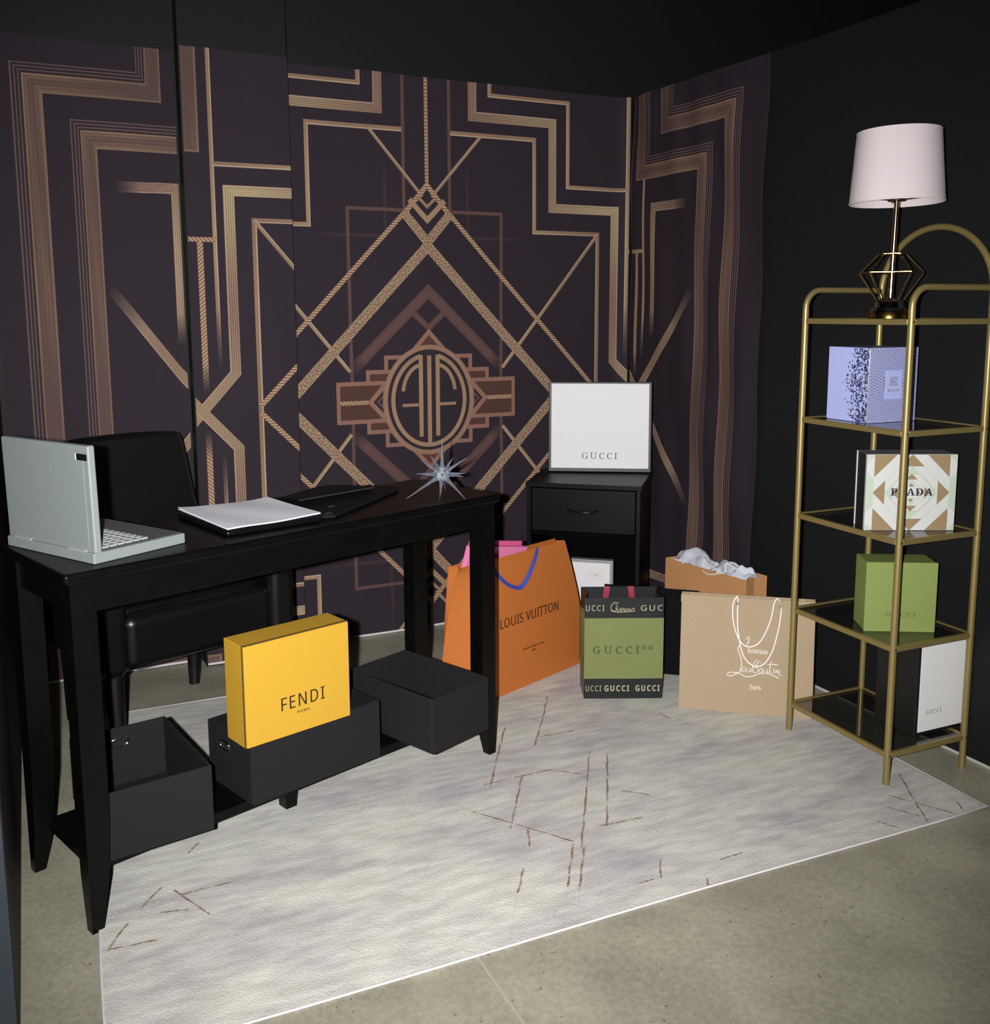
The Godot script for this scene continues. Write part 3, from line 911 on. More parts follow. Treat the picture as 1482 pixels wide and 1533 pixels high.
func build_bins() -> void:
	var m := grain_material(rgb(34, 33, 35), 0.85, 9.0, 1.2, 0.3, 71, 0.25, 0.15)
	var y := 0.1255
	var b1 := fabric_bin("dark grey fabric bin open at the left end of the lower shelf", desk(0.217, y, 0.20), DESK_TURN - 9.0, 0.232, 0.345, 0.156, true, m)
	grommet(b1, Transform3D(Basis.IDENTITY, Vector3(0, 0.118, -0.1665)))
	var b2 := fabric_bin("dark grey fabric bin turned upside down with yellow box on it", desk(0.616, y, 0.145), DESK_TURN - 0.5, 0.385, 0.215, 0.157, false, m)
	grommet(b2, Transform3D(Basis(Vector3.UP, -PI / 2), Vector3(-0.1925, 0.115, -0.02)))
	var b3 := fabric_bin("dark grey fabric bin open beside the orange shopping bag", desk(1.01, y, 0.118), DESK_TURN + 3.5, 0.222, 0.345, 0.156, true, m)
	grommet(b3, Transform3D(Basis(Vector3.UP, PI / 2), Vector3(-0.1045, 0.118, -0.07)))
	# yellow box
	var ym := grain_material(rgb(193, 150, 48), 0.5, 8.0, 0.8, 0.12, 81, 0.4, 0.03)
	var t := thing("yellow_gift_box", "bright yellow box with black lettering standing on the grey bin", "box", desk(0.549, 0.283, 0.062), DESK_TURN - 2.6)
	part(t, "body", MB.new().rbox(Vector3(0, 0.125, -0.006), Vector3(0.292, 0.252, 0.088), 0.0025, 2), ym)
	part(t, "lid", MB.new().rbox(Vector3(0.0005, 0.1255, 0.0425), Vector3(0.290, 0.249, 0.008), 0.0018, 1), ym)
	var seam := MB.new()
	seam.rbox(Vector3(0, 0.1255, 0.0385), Vector3(0.2934, 0.2534, 0.0014), 0.0003)
	part(t, "black_seam", seam, mat(rgb(40, 28, 14), 0.7))
	var ink := mat(rgb(34, 26, 18), 0.6)
	lettering(t, "FENDI", "Droid Sans", Vector3(0.01, 0.084, 0.0466), 0.122, 0.032, ink, 0, 4)
	lettering(t, "ROMA", "Droid Sans", Vector3(0.01, 0.054, 0.0466), 0.034, 0.006, ink, 0, 8)

# ------------------------------------------------------------------ things on the table
func build_desk_things() -> void:
	build_laptop()
	# black document tray with a loose stack of paper
	var gloss := mat(rgb(14, 14, 15), 0.16)
	var tray := thing("document_case", "thin glossy black document case under the sheets of paper", "case", desk(0.538, 0.7893, 0.205), DESK_TURN - 4.0)
	part(tray, "shell", MB.new().rbox(Vector3(0, 0.007, 0), Vector3(0.255, 0.014, 0.285), 0.0065, 3), gloss)
	part(tray, "rim", MB.new().rbox(Vector3(0, 0.0145, 0), Vector3(0.24, 0.002, 0.27), 0.0008, 1), mat(rgb(30, 30, 32), 0.3))
	var paper := mat(rgb(244, 242, 250), 0.8)
	for k in 3:
		var sh := thing("paper_sheet", ["topmost white sheet of paper on the black document case", "middle white sheet in the paper stack on the black case", "lowest white sheet in the paper stack on the black case"][k], "paper", desk(0.538, 0.8058 + 0.0024 - 0.0012 * k, 0.205), DESK_TURN - 4.0 + [0.0, -0.5, 0.4][k], "sheets of paper on the black case")
		var f := func(u: float, w: float) -> Vector3:
			var curl := 0.010 * pow(1.0 - u, 3.0) * pow(w, 1.5) + 0.004 * pow(u, 4.0)
			return Vector3((u - 0.5) * 0.25, curl * (1.0 - 0.12 * k) + 0.0008 * sin(u * 9.0 + w * 4.0), (0.5 - w) * 0.278)
		part(sh, "page", MB.new().sheet(f, 14, 14, 0.0004), paper)
		if k == 0:
			var pl := MB.new()
			for r in 9:
				var zz := 0.10 - r * 0.02
				for j in 8:
					var x0 := -0.08 + j * 0.021
					if (r * 5 + j * 3) % 7 == 0: continue
					var u := (x0 / 0.25) + 0.5
					var w := 0.5 - zz / 0.278
					var yy: float = f.call(u, w).y + 0.0007
					pl.quad(Vector3(x0, yy, zz), Vector3(x0 + 0.016, yy, zz), Vector3(x0 + 0.016, yy, zz - 0.0012), Vector3(x0, yy, zz - 0.0012), Vector3.UP)
			part(sh, "faint_print", pl, mat(rgb(222, 220, 230), 0.8))
	# black folder with a raised flap
	var lea := grain_material(rgb(20, 19, 21), 0.6, 8.0, 1.2, 0.12, 91, 0.3, 0.1)
	var fo := thing("leather_folder", "black leather folder with raised flap lying behind the papers", "folder", desk(0.87, 0.7893, 0.21), DESK_TURN)
	var poly := PackedVector2Array([V(-0.20, -0.135), V(-0.17, -0.148), V(0.175, 0.025), V(0.195, 0.045), V(0.185, 0.075), V(0.12, 0.15), V(-0.16, 0.152), V(-0.19, 0.135)])
	var flat := Transform3D(Basis(Vector3.RIGHT, Vector3(0, 0, -1), Vector3.UP), Vector3.ZERO)
	part(fo, "cover", MB.new().prism(poly, 0.0, 0.011, 0.004, flat), lea)
	var flap := func(u: float, w: float) -> Vector3:
		var a := Vector3(-0.172, 0.026, -0.01).lerp(Vector3(0.09, 0.024, -0.03), u)
		var b := Vector3(-0.16, 0.012, -0.148).lerp(Vector3(0.15, 0.012, -0.128), u)
		var p := a.lerp(b, w)
		p.y += 0.021 * sin(w * PI) * sin(clampf(u * 1.15, 0, 1) * PI * 0.9 + 0.2)
		return p
	part(fo, "flap", MB.new().sheet(flap, 16, 12, 0.003), lea)
	part(fo, "flap_edge", MB.new().tube([Vector3(-0.172, 0.0255, -0.009), Vector3(0.09, 0.0235, -0.029)], 0.002, 6), mat(rgb(52, 50, 52), 0.4))
	for c in [Vector3(-0.178, 0.011, 0.128), Vector3(-0.12, 0.011, 0.06)]:
		part(fo, "corner_clip", MB.new().rbox(c, Vector3(0.018, 0.004, 0.012), 0.0012, 1, Transform3D.IDENTITY), mat(rgb(58, 58, 60), 0.35, 0.4))
	build_star()

func build_laptop() -> void:
	var shell := grain_material(rgb(128, 134, 135), 0.45, 12.0, 0.5, 0.2, 101, 0.45, 0.03)
	var t := thing("laptop", "open silver laptop seen from behind on the left end of the table", "laptop", Vector3(0.0165, 0.7893, -2.2745), -59.1)
	part(t, "base", MB.new().rbox(Vector3(0, 0.0115, -0.116), Vector3(0.32, 0.023, 0.232), 0.003, 2), shell)
	var deck := part(t, "keyboard_deck", MB.new().rbox(Vector3(0, 0.0232, -0.122), Vector3(0.306, 0.001, 0.206), 0.0004), mat(rgb(92, 93, 91), 0.5))
	var keys := MB.new()
	for r in 6:
		for c in 14:
			var w := 0.0165
			keys.rbox(Vector3(-0.131 + c * 0.02, 0.0255, -0.045 - r * 0.0195), Vector3(w, 0.004, 0.0155), 0.0012)
	var kb := part(deck, "keys", keys, mat(rgb(158, 162, 162), 0.4))
	kb.set_meta("kind", "stuff")
	part(deck, "touchpad", MB.new().rbox(Vector3(0.0, 0.0239, -0.062), Vector3(0.085, 0.0006, 0.05), 0.0002), mat(rgb(150, 152, 150), 0.4))
	var lean := Transform3D(Basis(Vector3.RIGHT, deg_to_rad(1.0)), Vector3(0, 0.021, -0.004))
	var lid := part(t, "lid", MB.new().rbox(Vector3(0, 0.1135, -0.0095), Vector3(0.318, 0.227, 0.017), 0.004, 3, lean), shell)
	part(lid, "screen", MB.new().rbox(Vector3(0, 0.116, -0.0183), Vector3(0.29, 0.19, 0.0008), 0.0002, 1, lean), mat(rgb(12, 12, 14), 0.15))
	part(lid, "back_plate", MB.new().rbox(Vector3(-0.004, 0.112, -0.0006), Vector3(0.29, 0.195, 0.0012), 0.0006, 1, lean), shell)
	part(lid, "maker_badge", MB.new().rbox(Vector3(0.138, 0.203, 0.0005), Vector3(0.036, 0.014, 0.0012), 0.0004, 1, lean), mat(rgb(20, 20, 22), 0.25))
	part(lid, "badge_edge", MB.new().rbox(Vector3(0.1195, 0.203, 0.0006), Vector3(0.003, 0.014, 0.0014), 0.0004, 1, lean), mat(rgb(240, 240, 240), 0.4))
	for x in [-0.1, 0.1]: part(t, "hinge", MB.new().tube([Vector3(x - 0.03, 0.023, -0.0045), Vector3(x + 0.03, 0.023, -0.0045)], 0.0045, 10), mat(rgb(140, 145, 145), 0.4))

func build_star() -> void:
	var glass := StandardMaterial3D.new()
	glass.albedo_color = Color(0.86, 0.89, 0.95, 0.1)
	glass.roughness = 0.04
	glass.refraction_enabled = true
	glass.refraction_scale = 0.05
	var at := desk(1.1, 0.85, 0.105)
	var t := thing("glass_starburst", "clear crystal starburst ornament with long spikes on the table end", "ornament", at)
	# cut-glass core: flat facets
	var cut := glass.duplicate() as StandardMaterial3D
	cut.albedo_color = Color(0.9, 0.93, 0.97, 0.35)
	var core := MB.new()
	var rows := [[0.0, -0.024], [0.015, -0.018], [0.0235, -0.006], [0.0235, 0.006], [0.015, 0.018], [0.0, 0.024]]
	for k in 5:
		for j in 8:
			var a0 := TAU * j / 8.0 + 0.2
			var a1 := TAU * (j + 1) / 8.0 + 0.2
			var r0: float = rows[k][0]
			var r1: float = rows[k + 1][0]
			var p := [Vector3(cos(a0) * r0, rows[k][1], sin(a0) * r0), Vector3(cos(a1) * r0, rows[k][1], sin(a1) * r0), Vector3(cos(a1) * r1, rows[k + 1][1], sin(a1) * r1), Vector3(cos(a0) * r1, rows[k + 1][1], sin(a0) * r1)]
			if k == 0: p = [p[0], p[2], p[3], p[3]]
			core.quad(p[0], p[1], p[2], p[3], (p[0] + p[2]) * 0.5)
	part(t, "core", core, cut)
	# spikes given as direction in the frame of the photographer (right, up, towards)
	var cb := Basis(Vector3.UP, deg_to_rad(-25.5))
	var spikes := [[0.02, 1.0, 0.05, 0.102], [-1, 0.03, 0.1, 0.075], [1, 0.03, 0.05, 0.068], [0.82, 0.56, 0.15, 0.09], [-0.8, 0.5, -0.2, 0.07], [-0.78, -0.48, 0.45, 0.0], [0.62, -0.55, 0.58, 0.0], [-0.05, -0.72, 0.72, 0.0], [0.05, -0.62, -0.8, 0.0], [-0.35, 0.55, 0.8, 0.06], [0.4, 0.5, 0.8, 0.062], [0.45, 0.6, -0.7, 0.07], [-0.5, 0.7, -0.55, 0.072], [0.9, -0.2, -0.5, 0.07], [-0.85, -0.1, -0.6, 0.072], [0.1, 0.05, 1.0, 0.055], [0, 0.1, -1, 0.07], [0.7, 0.0, 0.75, 0.06], [-0.7, 0.05, 0.75, 0.06]]
	for s in spikes:
		var dir: Vector3 = (cb * Vector3(s[0], s[1], s[2])).normalized()
		var l: float = s[3]
		if l == 0.0: l = (0.85 - 0.7897) / -dir.y
		var b := MB.new()
		b.tube([dir * 0.014, dir * (0.014 + (l - 0.014) * 0.25), dir * l], 0.0095, 6, false, 0.0006)
		part(t, "spike", b, glass)

# ------------------------------------------------------------------ paper bags
# local frame: x across, front at z = 0, depth towards -z, y up.  opt: wl / wr = half widths as f(v), top = depth at the rim, crease, seed
func bag_surface(which: String, w: float, d: float, h: float, opt: Dictionary) -> Callable:
	var top: float = opt.get("top", d)
	var crease: float = opt.get("crease", 0.3)
	var ruck: float = opt.get("ruck", 0.003)
	var pl: float = opt.get("pinch_left", 0.0)
	var prr: float = opt.get("pinch_right", 0.0)
	var sd: float = opt.get("seed", 0.0)
	var tl: float = opt.get("turn_left", 0.0)
	var xl := func(v: float) -> float: return -w * 0.5 + float(opt.get("trim_left", 0.0)) + w * pl * pow(clampf((v - 0.45) / 0.55, 0, 1), 1.2)
	var xr := func(v: float) -> float: return w * 0.5 - w * prr * pow(clampf((v - 0.45) / 0.55, 0, 1), 1.2)
	var ff: float = opt.get("front_fixed", 0.0)
	var bi: float = opt.get("back_in", 0.0)
	var zf := func(v: float) -> float: return -(d - top) * 0.5 * v * (1.0 - ff)
	var zb := func(v: float) -> float: return -d + (d - top) * 0.5 * v * (1.0 + ff)
	match which:
		"front":
			return func(u: float, v: float) -> Vector3:
				var e := sin(u * PI) * sin(clampf(v, 0, 1) * PI)
				var away := tl * maxf(0.0, 1.0 - u / 0.14) * pow(1.0 - v, 0.7)
				return Vector3(lerpf(xl.call(v), xr.call(v), u), v * h, zf.call(v) - away + e * ruck * (sin(u * 7.0 + v * 5.0 + sd) + 0.6 * sin(v * 11.0 - u * 4.0 + sd)))
		"back":
			return func(u: float, v: float) -> Vector3:
				return Vector3(lerpf(xr.call(v), xl.call(v) + bi * (1.0 - v), u), v * h, zb.call(v))
		"left":
			return func(u: float, v: float) -> Vector3:
				var k: float = 1.0 - absf(2.0 * u - 1.0)
				return Vector3(xl.call(v) + bi * (1.0 - v) * (1.0 - u) + d * crease * k * smoothstep(0.12, 0.8, v), v * h, lerpf(zb.call(v), zf.call(v) - tl * pow(1.0 - v, 0.7), u))
		_:
			return func(u: float, v: float) -> Vector3:
				var k: float = 1.0 - absf(2.0 * u - 1.0)
				return Vector3(xr.call(v) - d * crease * k * smoothstep(0.12, 0.8, v), v * h, lerpf(zf.call(v), zb.call(v), u))

func slice(f: Callable, v0: float, v1: float) -> Callable:
	return func(u: float, v: float) -> Vector3: return f.call(u, lerpf(v0, v1, v))

func paper_bag(t: Node3D, w: float, d: float, h: float, m: Material, opt: Dictionary, bands := []) -> void:
	for side in ["front", "back", "left", "right"]:
		var f := bag_surface(side, w, d, h, opt)
		var called: String = {"front": "front_panel", "back": "back_panel", "left": "gusset", "right": "gusset"}[side]
		if bands.is_empty():
			part(t, called, MB.new().sheet(f, 18, 18, 0.0012), m)
		else:
			part(t, called, MB.new().sheet(slice(f, bands[0], bands[1]), 18, 14, 0.0012), m)
			part(t, "lower_band", MB.new().sheet(slice(f, 0.0, bands[0]), 18, 4, 0.0014), bands[2], "black band with gold lettering" if side == "front" else "")
			part(t, "upper_band", MB.new().sheet(slice(f, bands[1], 1.0), 18, 4, 0.0014), bands[2], "black band with gold lettering" if side == "front" else "")
	var cut: float = opt.get("trim_left", 0.0) * 3.0
	part(t, "base", MB.new().rbox(Vector3(cut * 0.5, 0.0012, -d * 0.5), Vector3(w - 0.004 - cut, 0.0024, d - 0.004), 0.0008), m if bands.is_empty() else bands[2])

func build_bags() -> void:
	var gy := 0.0068
	# --- orange bag
	var om := grain_material(rgb(191, 110, 52), 0.62, 6.0, 1.0, 0.08, 111, 0.35, 0.04)
	var lv := thing("orange_shopping_bag", "large orange paper shopping bag with blue ribbon handle beside the table", "shopping bag", Vector3(1.465, gy, -2.8945), 21.2)
	paper_bag(lv, 0.688, 0.16, 0.486, om, {"top": 0.045, "crease": 0.15, "ruck": 0.0015, "pinch_right": 0.135, "pinch_left": 0.02, "trim_left": 0.045, "turn_left": 0.085, "front_fixed": 1.0, "back_in": 0.09, "seed": 1.0})
	var blue := mat(rgb(60, 74, 168), 0.7)
	for z in [0.0, -1.0]:
		var rp := MB.new()
		var ctrl := [Vector3(-0.142, 0.486, 0), Vector3(-0.116, 0.44, 0.007), Vector3(-0.07, 0.396, 0.01), Vector3(-0.025, 0.372, 0.01), Vector3(0.008, 0.368, 0.01), Vector3(0.042, 0.398, 0.01), Vector3(0.08, 0.452, 0.008), Vector3(0.098, 0.486, 0.003)]
		if z < 0.0: ctrl = [Vector3(-0.142, 0.48, -0.056), Vector3(-0.12, 0.43, -0.062), Vector3(-0.03, 0.385, -0.07), Vector3(0.06, 0.42, -0.062), Vector3(0.098, 0.48, -0.056)]
		var pts := smooth_path(ctrl, 6)
		for k in pts.size():
			if z >= 0.0: pts[k].z += 0.001
		for k in pts.size() - 1:
			var a: Vector3 = pts[k]
			var b: Vector3 = pts[k + 1]
			var dd := (b - a).normalized()
			var tw := sin(float(k) / pts.size() * PI)
			var s := (dd.cross(Vector3.BACK).normalized() * (1.0 - 0.35 * tw) + Vector3.BACK * 0.35 * tw).normalized() * 0.0075
			rp.quad(a - s, b - s, b + s, a + s, Vector3.BACK)
			rp.quad(a - s - Vector3.BACK * 0.001, b - s - Vector3.BACK * 0.001, b + s - Vector3.BACK * 0.001, a + s - Vector3.BACK * 0.001, Vector3.FORWARD)
		part(lv, "ribbon_handle", rp, blue, "blue ribbon handle")
	var li := mat(rgb(62, 36, 26), 0.6)
	lettering(lv, "LOUIS VUITTON", "Droid Sans", Vector3(0.062, 0.254, 0.002), 0.305, 0.034, li, 0, 1, 400, 0, 0.001)
	lettering(lv, "MAISON FONDÉE EN 1854", "Droid Sans", Vector3(0.082, 0.138, 0.002), 0.11, 0.007, li, 0, 2, 400, 0, 0.001)
	lettering(lv, "PARIS", "Droid Sans", Vector3(0.082, 0.123, 0.002), 0.022, 0.006, li, 0, 2, 400, 0, 0.001)
	# pink box standing in the orange bag
	var pk := mat(rgb(236, 130, 178), 0.6)
	var pb := thing("pink_gift_box", "thin light pink box tilted inside the orange shopping bag", "box", lv.position + Vector3(0, 0.003, 0), 21.2)
	var roll := Transform3D(Basis(Vector3.RIGHT, deg_to_rad(10.0)) * Basis(Vector3.BACK, deg_to_rad(-10.8)), Vector3(-0.227, 0.545, -0.02))
	part(pb, "body", MB.new().rbox(Vector3(0.16, -0.11, 0), Vector3(0.30, 0.22, 0.018), 0.002, 1, roll), pk)
	part(pb, "lid", MB.new().rbox(Vector3(0.16, -0.095, -0.0125), Vector3(0.27, 0.22, 0.007), 0.0015, 1, roll), mat(rgb(222, 92, 150), 0.6), "darker pink back board")
	# --- green bag with black bands
	var gm := grain_material(rgb(121, 127, 78), 0.55, 10.0, 0.8, 0.2, 121, 0.35, 0.05)
	var bm := grain_material(rgb(33, 34, 36), 0.34, 8.0, 0.6, 0.1, 122, 0.5, 0.05)
	var gb := thing("green_shopping_bag", "olive green paper bag with black bands and gold lettering and red ribbon", "shopping bag", Vector3(1.7485, gy, -2.666), -25.0)
	paper_bag(gb, 0.266, 0.135, 0.352, gm, {"top": 0.135, "crease": 0.12, "ruck": 0.0022, "seed": 3.0}, [0.2, 0.8, bm])
	var gold := mat(rgb(196, 186, 158), 0.3, 0.35)
	var dk := mat(rgb(62, 66, 40), 0.4)
	lettering(gb, "GUCCI", "Droid Serif", Vector3(-0.026, 0.172, 0.0035), 0.155, 0.026, dk, 0, 18, 400, 0, 0.001)
	lettering(gb, "oo", "Droid Serif", Vector3(0.079, 0.179, 0.003), 0.036, 0.013, dk, 0, 10, 400, 0, 0.001)
	lettering(gb, "UCCI", "Droid Sans", Vector3(-0.098, 0.317, 0.0012), 0.062, 0.02, gold, 0, 8, 400, 0, 0.001)
	lettering(gb, "GUC", "Droid Sans", Vector3(0.092, 0.317, 0.0012), 0.074, 0.02, gold, 0, 8, 400, 0, 0.001)
	var scr := MB.new()
	for path in [[V(-0.02, 0.334), V(-0.035, 0.336), V(-0.045, 0.322), V(-0.04, 0.308), V(-0.026, 0.310), V(-0.024, 0.324), V(-0.03, 0.33)], [V(-0.03, 0.318), V(-0.018, 0.306), V(-0.012, 0.318), V(-0.01, 0.306), V(-0.002, 0.318), V(0.0, 0.306), V(0.008, 0.316), V(0.01, 0.306), V(0.018, 0.316), V(0.02, 0.306), V(0.03, 0.317), V(0.034, 0.307)], [V(-0.045, 0.308), V(-0.02, 0.303), V(0.034, 0.306)]]:
		ribbon(scr, smooth_path(path, 4), 0.0024, 0.0016)
	part(gb, "script_lettering", scr, gold)
	lettering(gb, "UCCI", "Droid Sans", Vector3(-0.101, 0.037, 0.0016), 0.052, 0.02, gold, 0, 8, 400, 0, 0.001)
	lettering(gb, "GUCCI", "Droid Sans", Vector3(-0.022, 0.037, 0.0016), 0.084, 0.021, gold, 0, 8, 600, 0, 0.001)
	lettering(gb, "GUCCI", "Droid Sans", Vector3(0.082, 0.037, 0.0016), 0.082, 0.021, gold, 0, 8, 600, 0, 0.001)
	var red := mat(rgb(150, 40, 62), 0.7)
	for x in [-0.045, 0.042]:
		var s := func(u: float, v: float) -> Vector3: return Vector3(x + (u - 0.5) * 0.02 + (0.006 if x < 0 else -0.006) * (v - 0.5), 0.30 + 0.054 * v + 0.006 * sin(v * PI), -0.1325 + 0.004 * sin(v * PI))
		part(gb, "ribbon_handle", MB.new().sheet(s, 3, 8, 0.001), red, "dark red ribbon")
	# --- black bag behind it
	var bb := thing("black_shopping_bag", "small open black paper bag between the green bag and the kraft bags", "shopping bag", Vector3(1.958, gy, -2.8355), -42.0)
	var bl := grain_material(rgb(20, 21, 24), 0.5, 8.0, 0.4, 0.1, 131, 0.1, 0.08)
	paper_bag(bb, 0.347, 0.094, 0.292, bl, {"top": 0.094, "crease": 0.08, "ruck": 0.002})
	# --- kraft bag in front with white script
	var km := grain_material(rgb(172, 151, 125), 0.75, 7.0, 1.2, 0.1, 141, 0.25, 0.04)
	var lb := thing("kraft_shopping_bag", "light kraft paper bag with white script lettering and white cord handles", "shopping bag", Vector3(2.035, gy, -2.388), -39.2)
	paper_bag(lb, 0.421, 0.10, 0.378, km, {"top": 0.028, "crease": 0.25, "ruck": 0.002, "seed": 5.0})
	part(lb, "folded_rim", MB.new().rbox(Vector3(0, 0.365, -0.0335), Vector3(0.424, 0.026, 0.0022), 0.0006, 1), km)
	var cord := mat(rgb(238, 236, 234), 0.75)
	var lt := Transform3D(Basis(Vector3.RIGHT, deg_to_rad(-5.4)), Vector3.ZERO)
	for c in [[Vector3(-0.03, 0.365, 0), Vector3(-0.034, 0.384, 0.006), Vector3(-0.046, 0.355, 0.009), Vector3(-0.042, 0.295, 0.009), Vector3(-0.02, 0.238, 0.009), Vector3(0.012, 0.222, 0.009), Vector3(0.045, 0.245, 0.009), Vector3(0.072, 0.31, 0.009), Vector3(0.083, 0.37, 0.008), Vector3(0.094, 0.384, 0.004), Vector3(0.102, 0.365, -0.002)], [Vector3(-0.030, 0.352, 0), Vector3(-0.031, 0.33, 0.007), Vector3(-0.027, 0.27, 0.008), Vector3(-0.010, 0.195, 0.008), Vector3(0.022, 0.162, 0.008), Vector3(0.055, 0.168, 0.008), Vector3(0.082, 0.215, 0.008), Vector3(0.10, 0.295, 0.008), Vector3(0.106, 0.352, 0.001)]]:
		var pts := smooth_path(c, 5)
		for k in pts.size(): pts[k] = lt * pts[k]
		part(lb, "cord_handle", MB.new().tube(pts, 0.0024, 8), cord, "white cord handle")
	for x in [-0.03, 0.104]:
		var b := MB.new()
		var ep := []
		for k in 14: ep.append(lt * Vector3(x + 0.005 * cos(TAU * k / 14.0), 0.36 + 0.005 * sin(TAU * k / 14.0), 0.001))
		b.tube(ep, 0.0014, 6, true)
		part(lb, "eyelet", b, mat(rgb(150, 150, 155), 0.3, 0.8))
	var ink := mat(rgb(240, 236, 230), 0.6)
	var sc := MB.new()
	# capital L with its tall curl, the small letters, the long under-stroke
	for path in [[V(0.0, 0.243), V(0.006, 0.252), V(0.008, 0.24), V(0.0, 0.222)], [V(-0.02, 0.226), V(-0.026, 0.208), V(-0.018, 0.188), V(-0.013, 0.165), V(-0.016, 0.142), V(-0.025, 0.132), V(-0.048, 0.131), V(-0.058, 0.122), V(-0.045, 0.119), V(-0.022, 0.130), V(0.0, 0.121), V(0.022, 0.124), V(0.048, 0.135), V(0.075, 0.135), V(0.104, 0.124)], [V(-0.02, 0.134), V(-0.012, 0.142), V(-0.006, 0.152), V(-0.001, 0.148), V(-0.003, 0.137), V(-0.010, 0.138), V(-0.008, 0.148)], [V(0.004, 0.15), V(0.004, 0.138), V(0.012, 0.138), V(0.016, 0.15), V(0.016, 0.138), V(0.022, 0.14)], [V(0.036, 0.178), V(0.028, 0.172), V(0.022, 0.155), V(0.024, 0.138), V(0.034, 0.137), V(0.04, 0.146), V(0.034, 0.154), V(0.028, 0.152), V(0.04, 0.172), V(0.048, 0.17)], [V(0.046, 0.15), V(0.042, 0.142), V(0.048, 0.137), V(0.053, 0.144), V(0.049, 0.151), V(0.056, 0.15), V(0.057, 0.138), V(0.064, 0.138), V(0.068, 0.15), V(0.068, 0.139), V(0.074, 0.142)], [V(0.08, 0.176), V(0.076, 0.158), V(0.076, 0.141), V(0.083, 0.14)], [V(0.07, 0.165), V(0.082, 0.168), V(0.1, 0.167)], [V(0.088, 0.152), V(0.088, 0.14), V(0.093, 0.141), V(0.096, 0.151), V(0.098, 0.14), V(0.102, 0.15), V(0.106, 0.148), V(0.104, 0.136), V(0.112, 0.134)]]:
		ribbon(sc, smooth_path(path, 5), 0.0026, 0.0)
	var so := part(lb, "script_lettering", sc, ink)
	so.transform = lt * Transform3D(Basis.IDENTITY, Vector3(0, 0.002, 0.0052))
	lettering(lb, "hristian", "Droid Serif", lt * Vector3(0.036, 0.209, 0.0042), 0.062, 0.015, ink, 0, 0, 400, -5.4, 0.001)
	lettering(lb, "Paris", "Droid Serif", lt * Vector3(0.032, 0.090, 0.0042), 0.034, 0.015, ink, 0, 0, 400, -5.4, 0.001)
	# --- brown kraft bag with tissue against the right wall (its long side faces left)
	var k2 := grain_material(rgb(194, 142, 96), 0.75, 7.0, 1.4, 0.08, 151, 0.25, 0.06)
	var kb := thing("brown_shopping_bag", "brown kraft paper bag stuffed with white tissue paper by the right wall", "shopping bag", Vector3(2.194, 0.0068, -2.822), -81.1 )
	paper_bag(kb, 0.40, 0.112, 0.362, k2, {"top": 0.108, "crease": 0.1, "ruck": 0.003, "seed": 2.0})
	var tis := mat(rgb(206, 208, 218), 0.8)
	for q in [[-0.085, 0.095, 0.05, 1.0, 1.0], [0.075, 0.075, 0.032, 2.3, -1.0], [0.135, 0.05, 0.03, 4.1, 1.0], [-0.02, 0.06, 0.012, 5.2, -1.0]]:
		var tf := func(u: float, v: float) -> Vector3:
			var a := (u - 0.5) * 2.0
			var hh: float = 0.36 + q[2] * (1.0 - a * a) * sin(v * PI) + 0.006 * sin(u * 13.0 + q[3]) * sin(v * 9.0 + q[3] * 2.0) + 0.009 * absf(sin(u * 9.0 + v * 6.0 + q[3])) * absf(sin(v * 8.0 - u * 5.0 + q[3]))
			return Vector3(q[0] + a * q[1] + 0.008 * sin(v * 7.0 + q[3]), hh - 0.02 * absf(v - 0.5), -0.056 + (0.5 - v) * 0.085 + 0.006 * sin(u * 8.0 + q[3]))
		part(kb, "tissue_paper", MB.new().sheet(tf, 22, 14, 0.0006), tis, "crumpled white tissue paper")
	for c in [[Vector3(-0.11, 0.355, -0.004), Vector3(-0.105, 0.38, 0.004), Vector3(-0.07, 0.386, 0.004)], [Vector3(0.0, 0.355, 0.004), Vector3(0.03, 0.35, 0.012), Vector3(0.075, 0.362, 0.01), Vector3(0.03, 0.385, 0.0), Vector3(0.005, 0.37, 0.004), Vector3(0.004, 0.40, 0.0)], [Vector3(0.075, 0.362, 0.01), Vector3(0.105, 0.372, 0.004), Vector3(0.10, 0.40, -0.01), Vector3(0.14, 0.388, -0.02)]]:
		part(kb, "cord_handle", MB.new().tube(smooth_path(c, 6), 0.0022, 8), cord, "white cord handle")

# ------------------------------------------------------------------ things on the gold shelf
func picture(w: int, h: int, f: Callable) -> ImageTexture:
	var im := Image.create(w, h, false, Image.FORMAT_RGB8)
	for y in h:
		for x in w: im.set_pixel(x, y, f.call((x + 0.5) / w, (y + 0.5) / h))
	return ImageTexture.create_from_image(im)

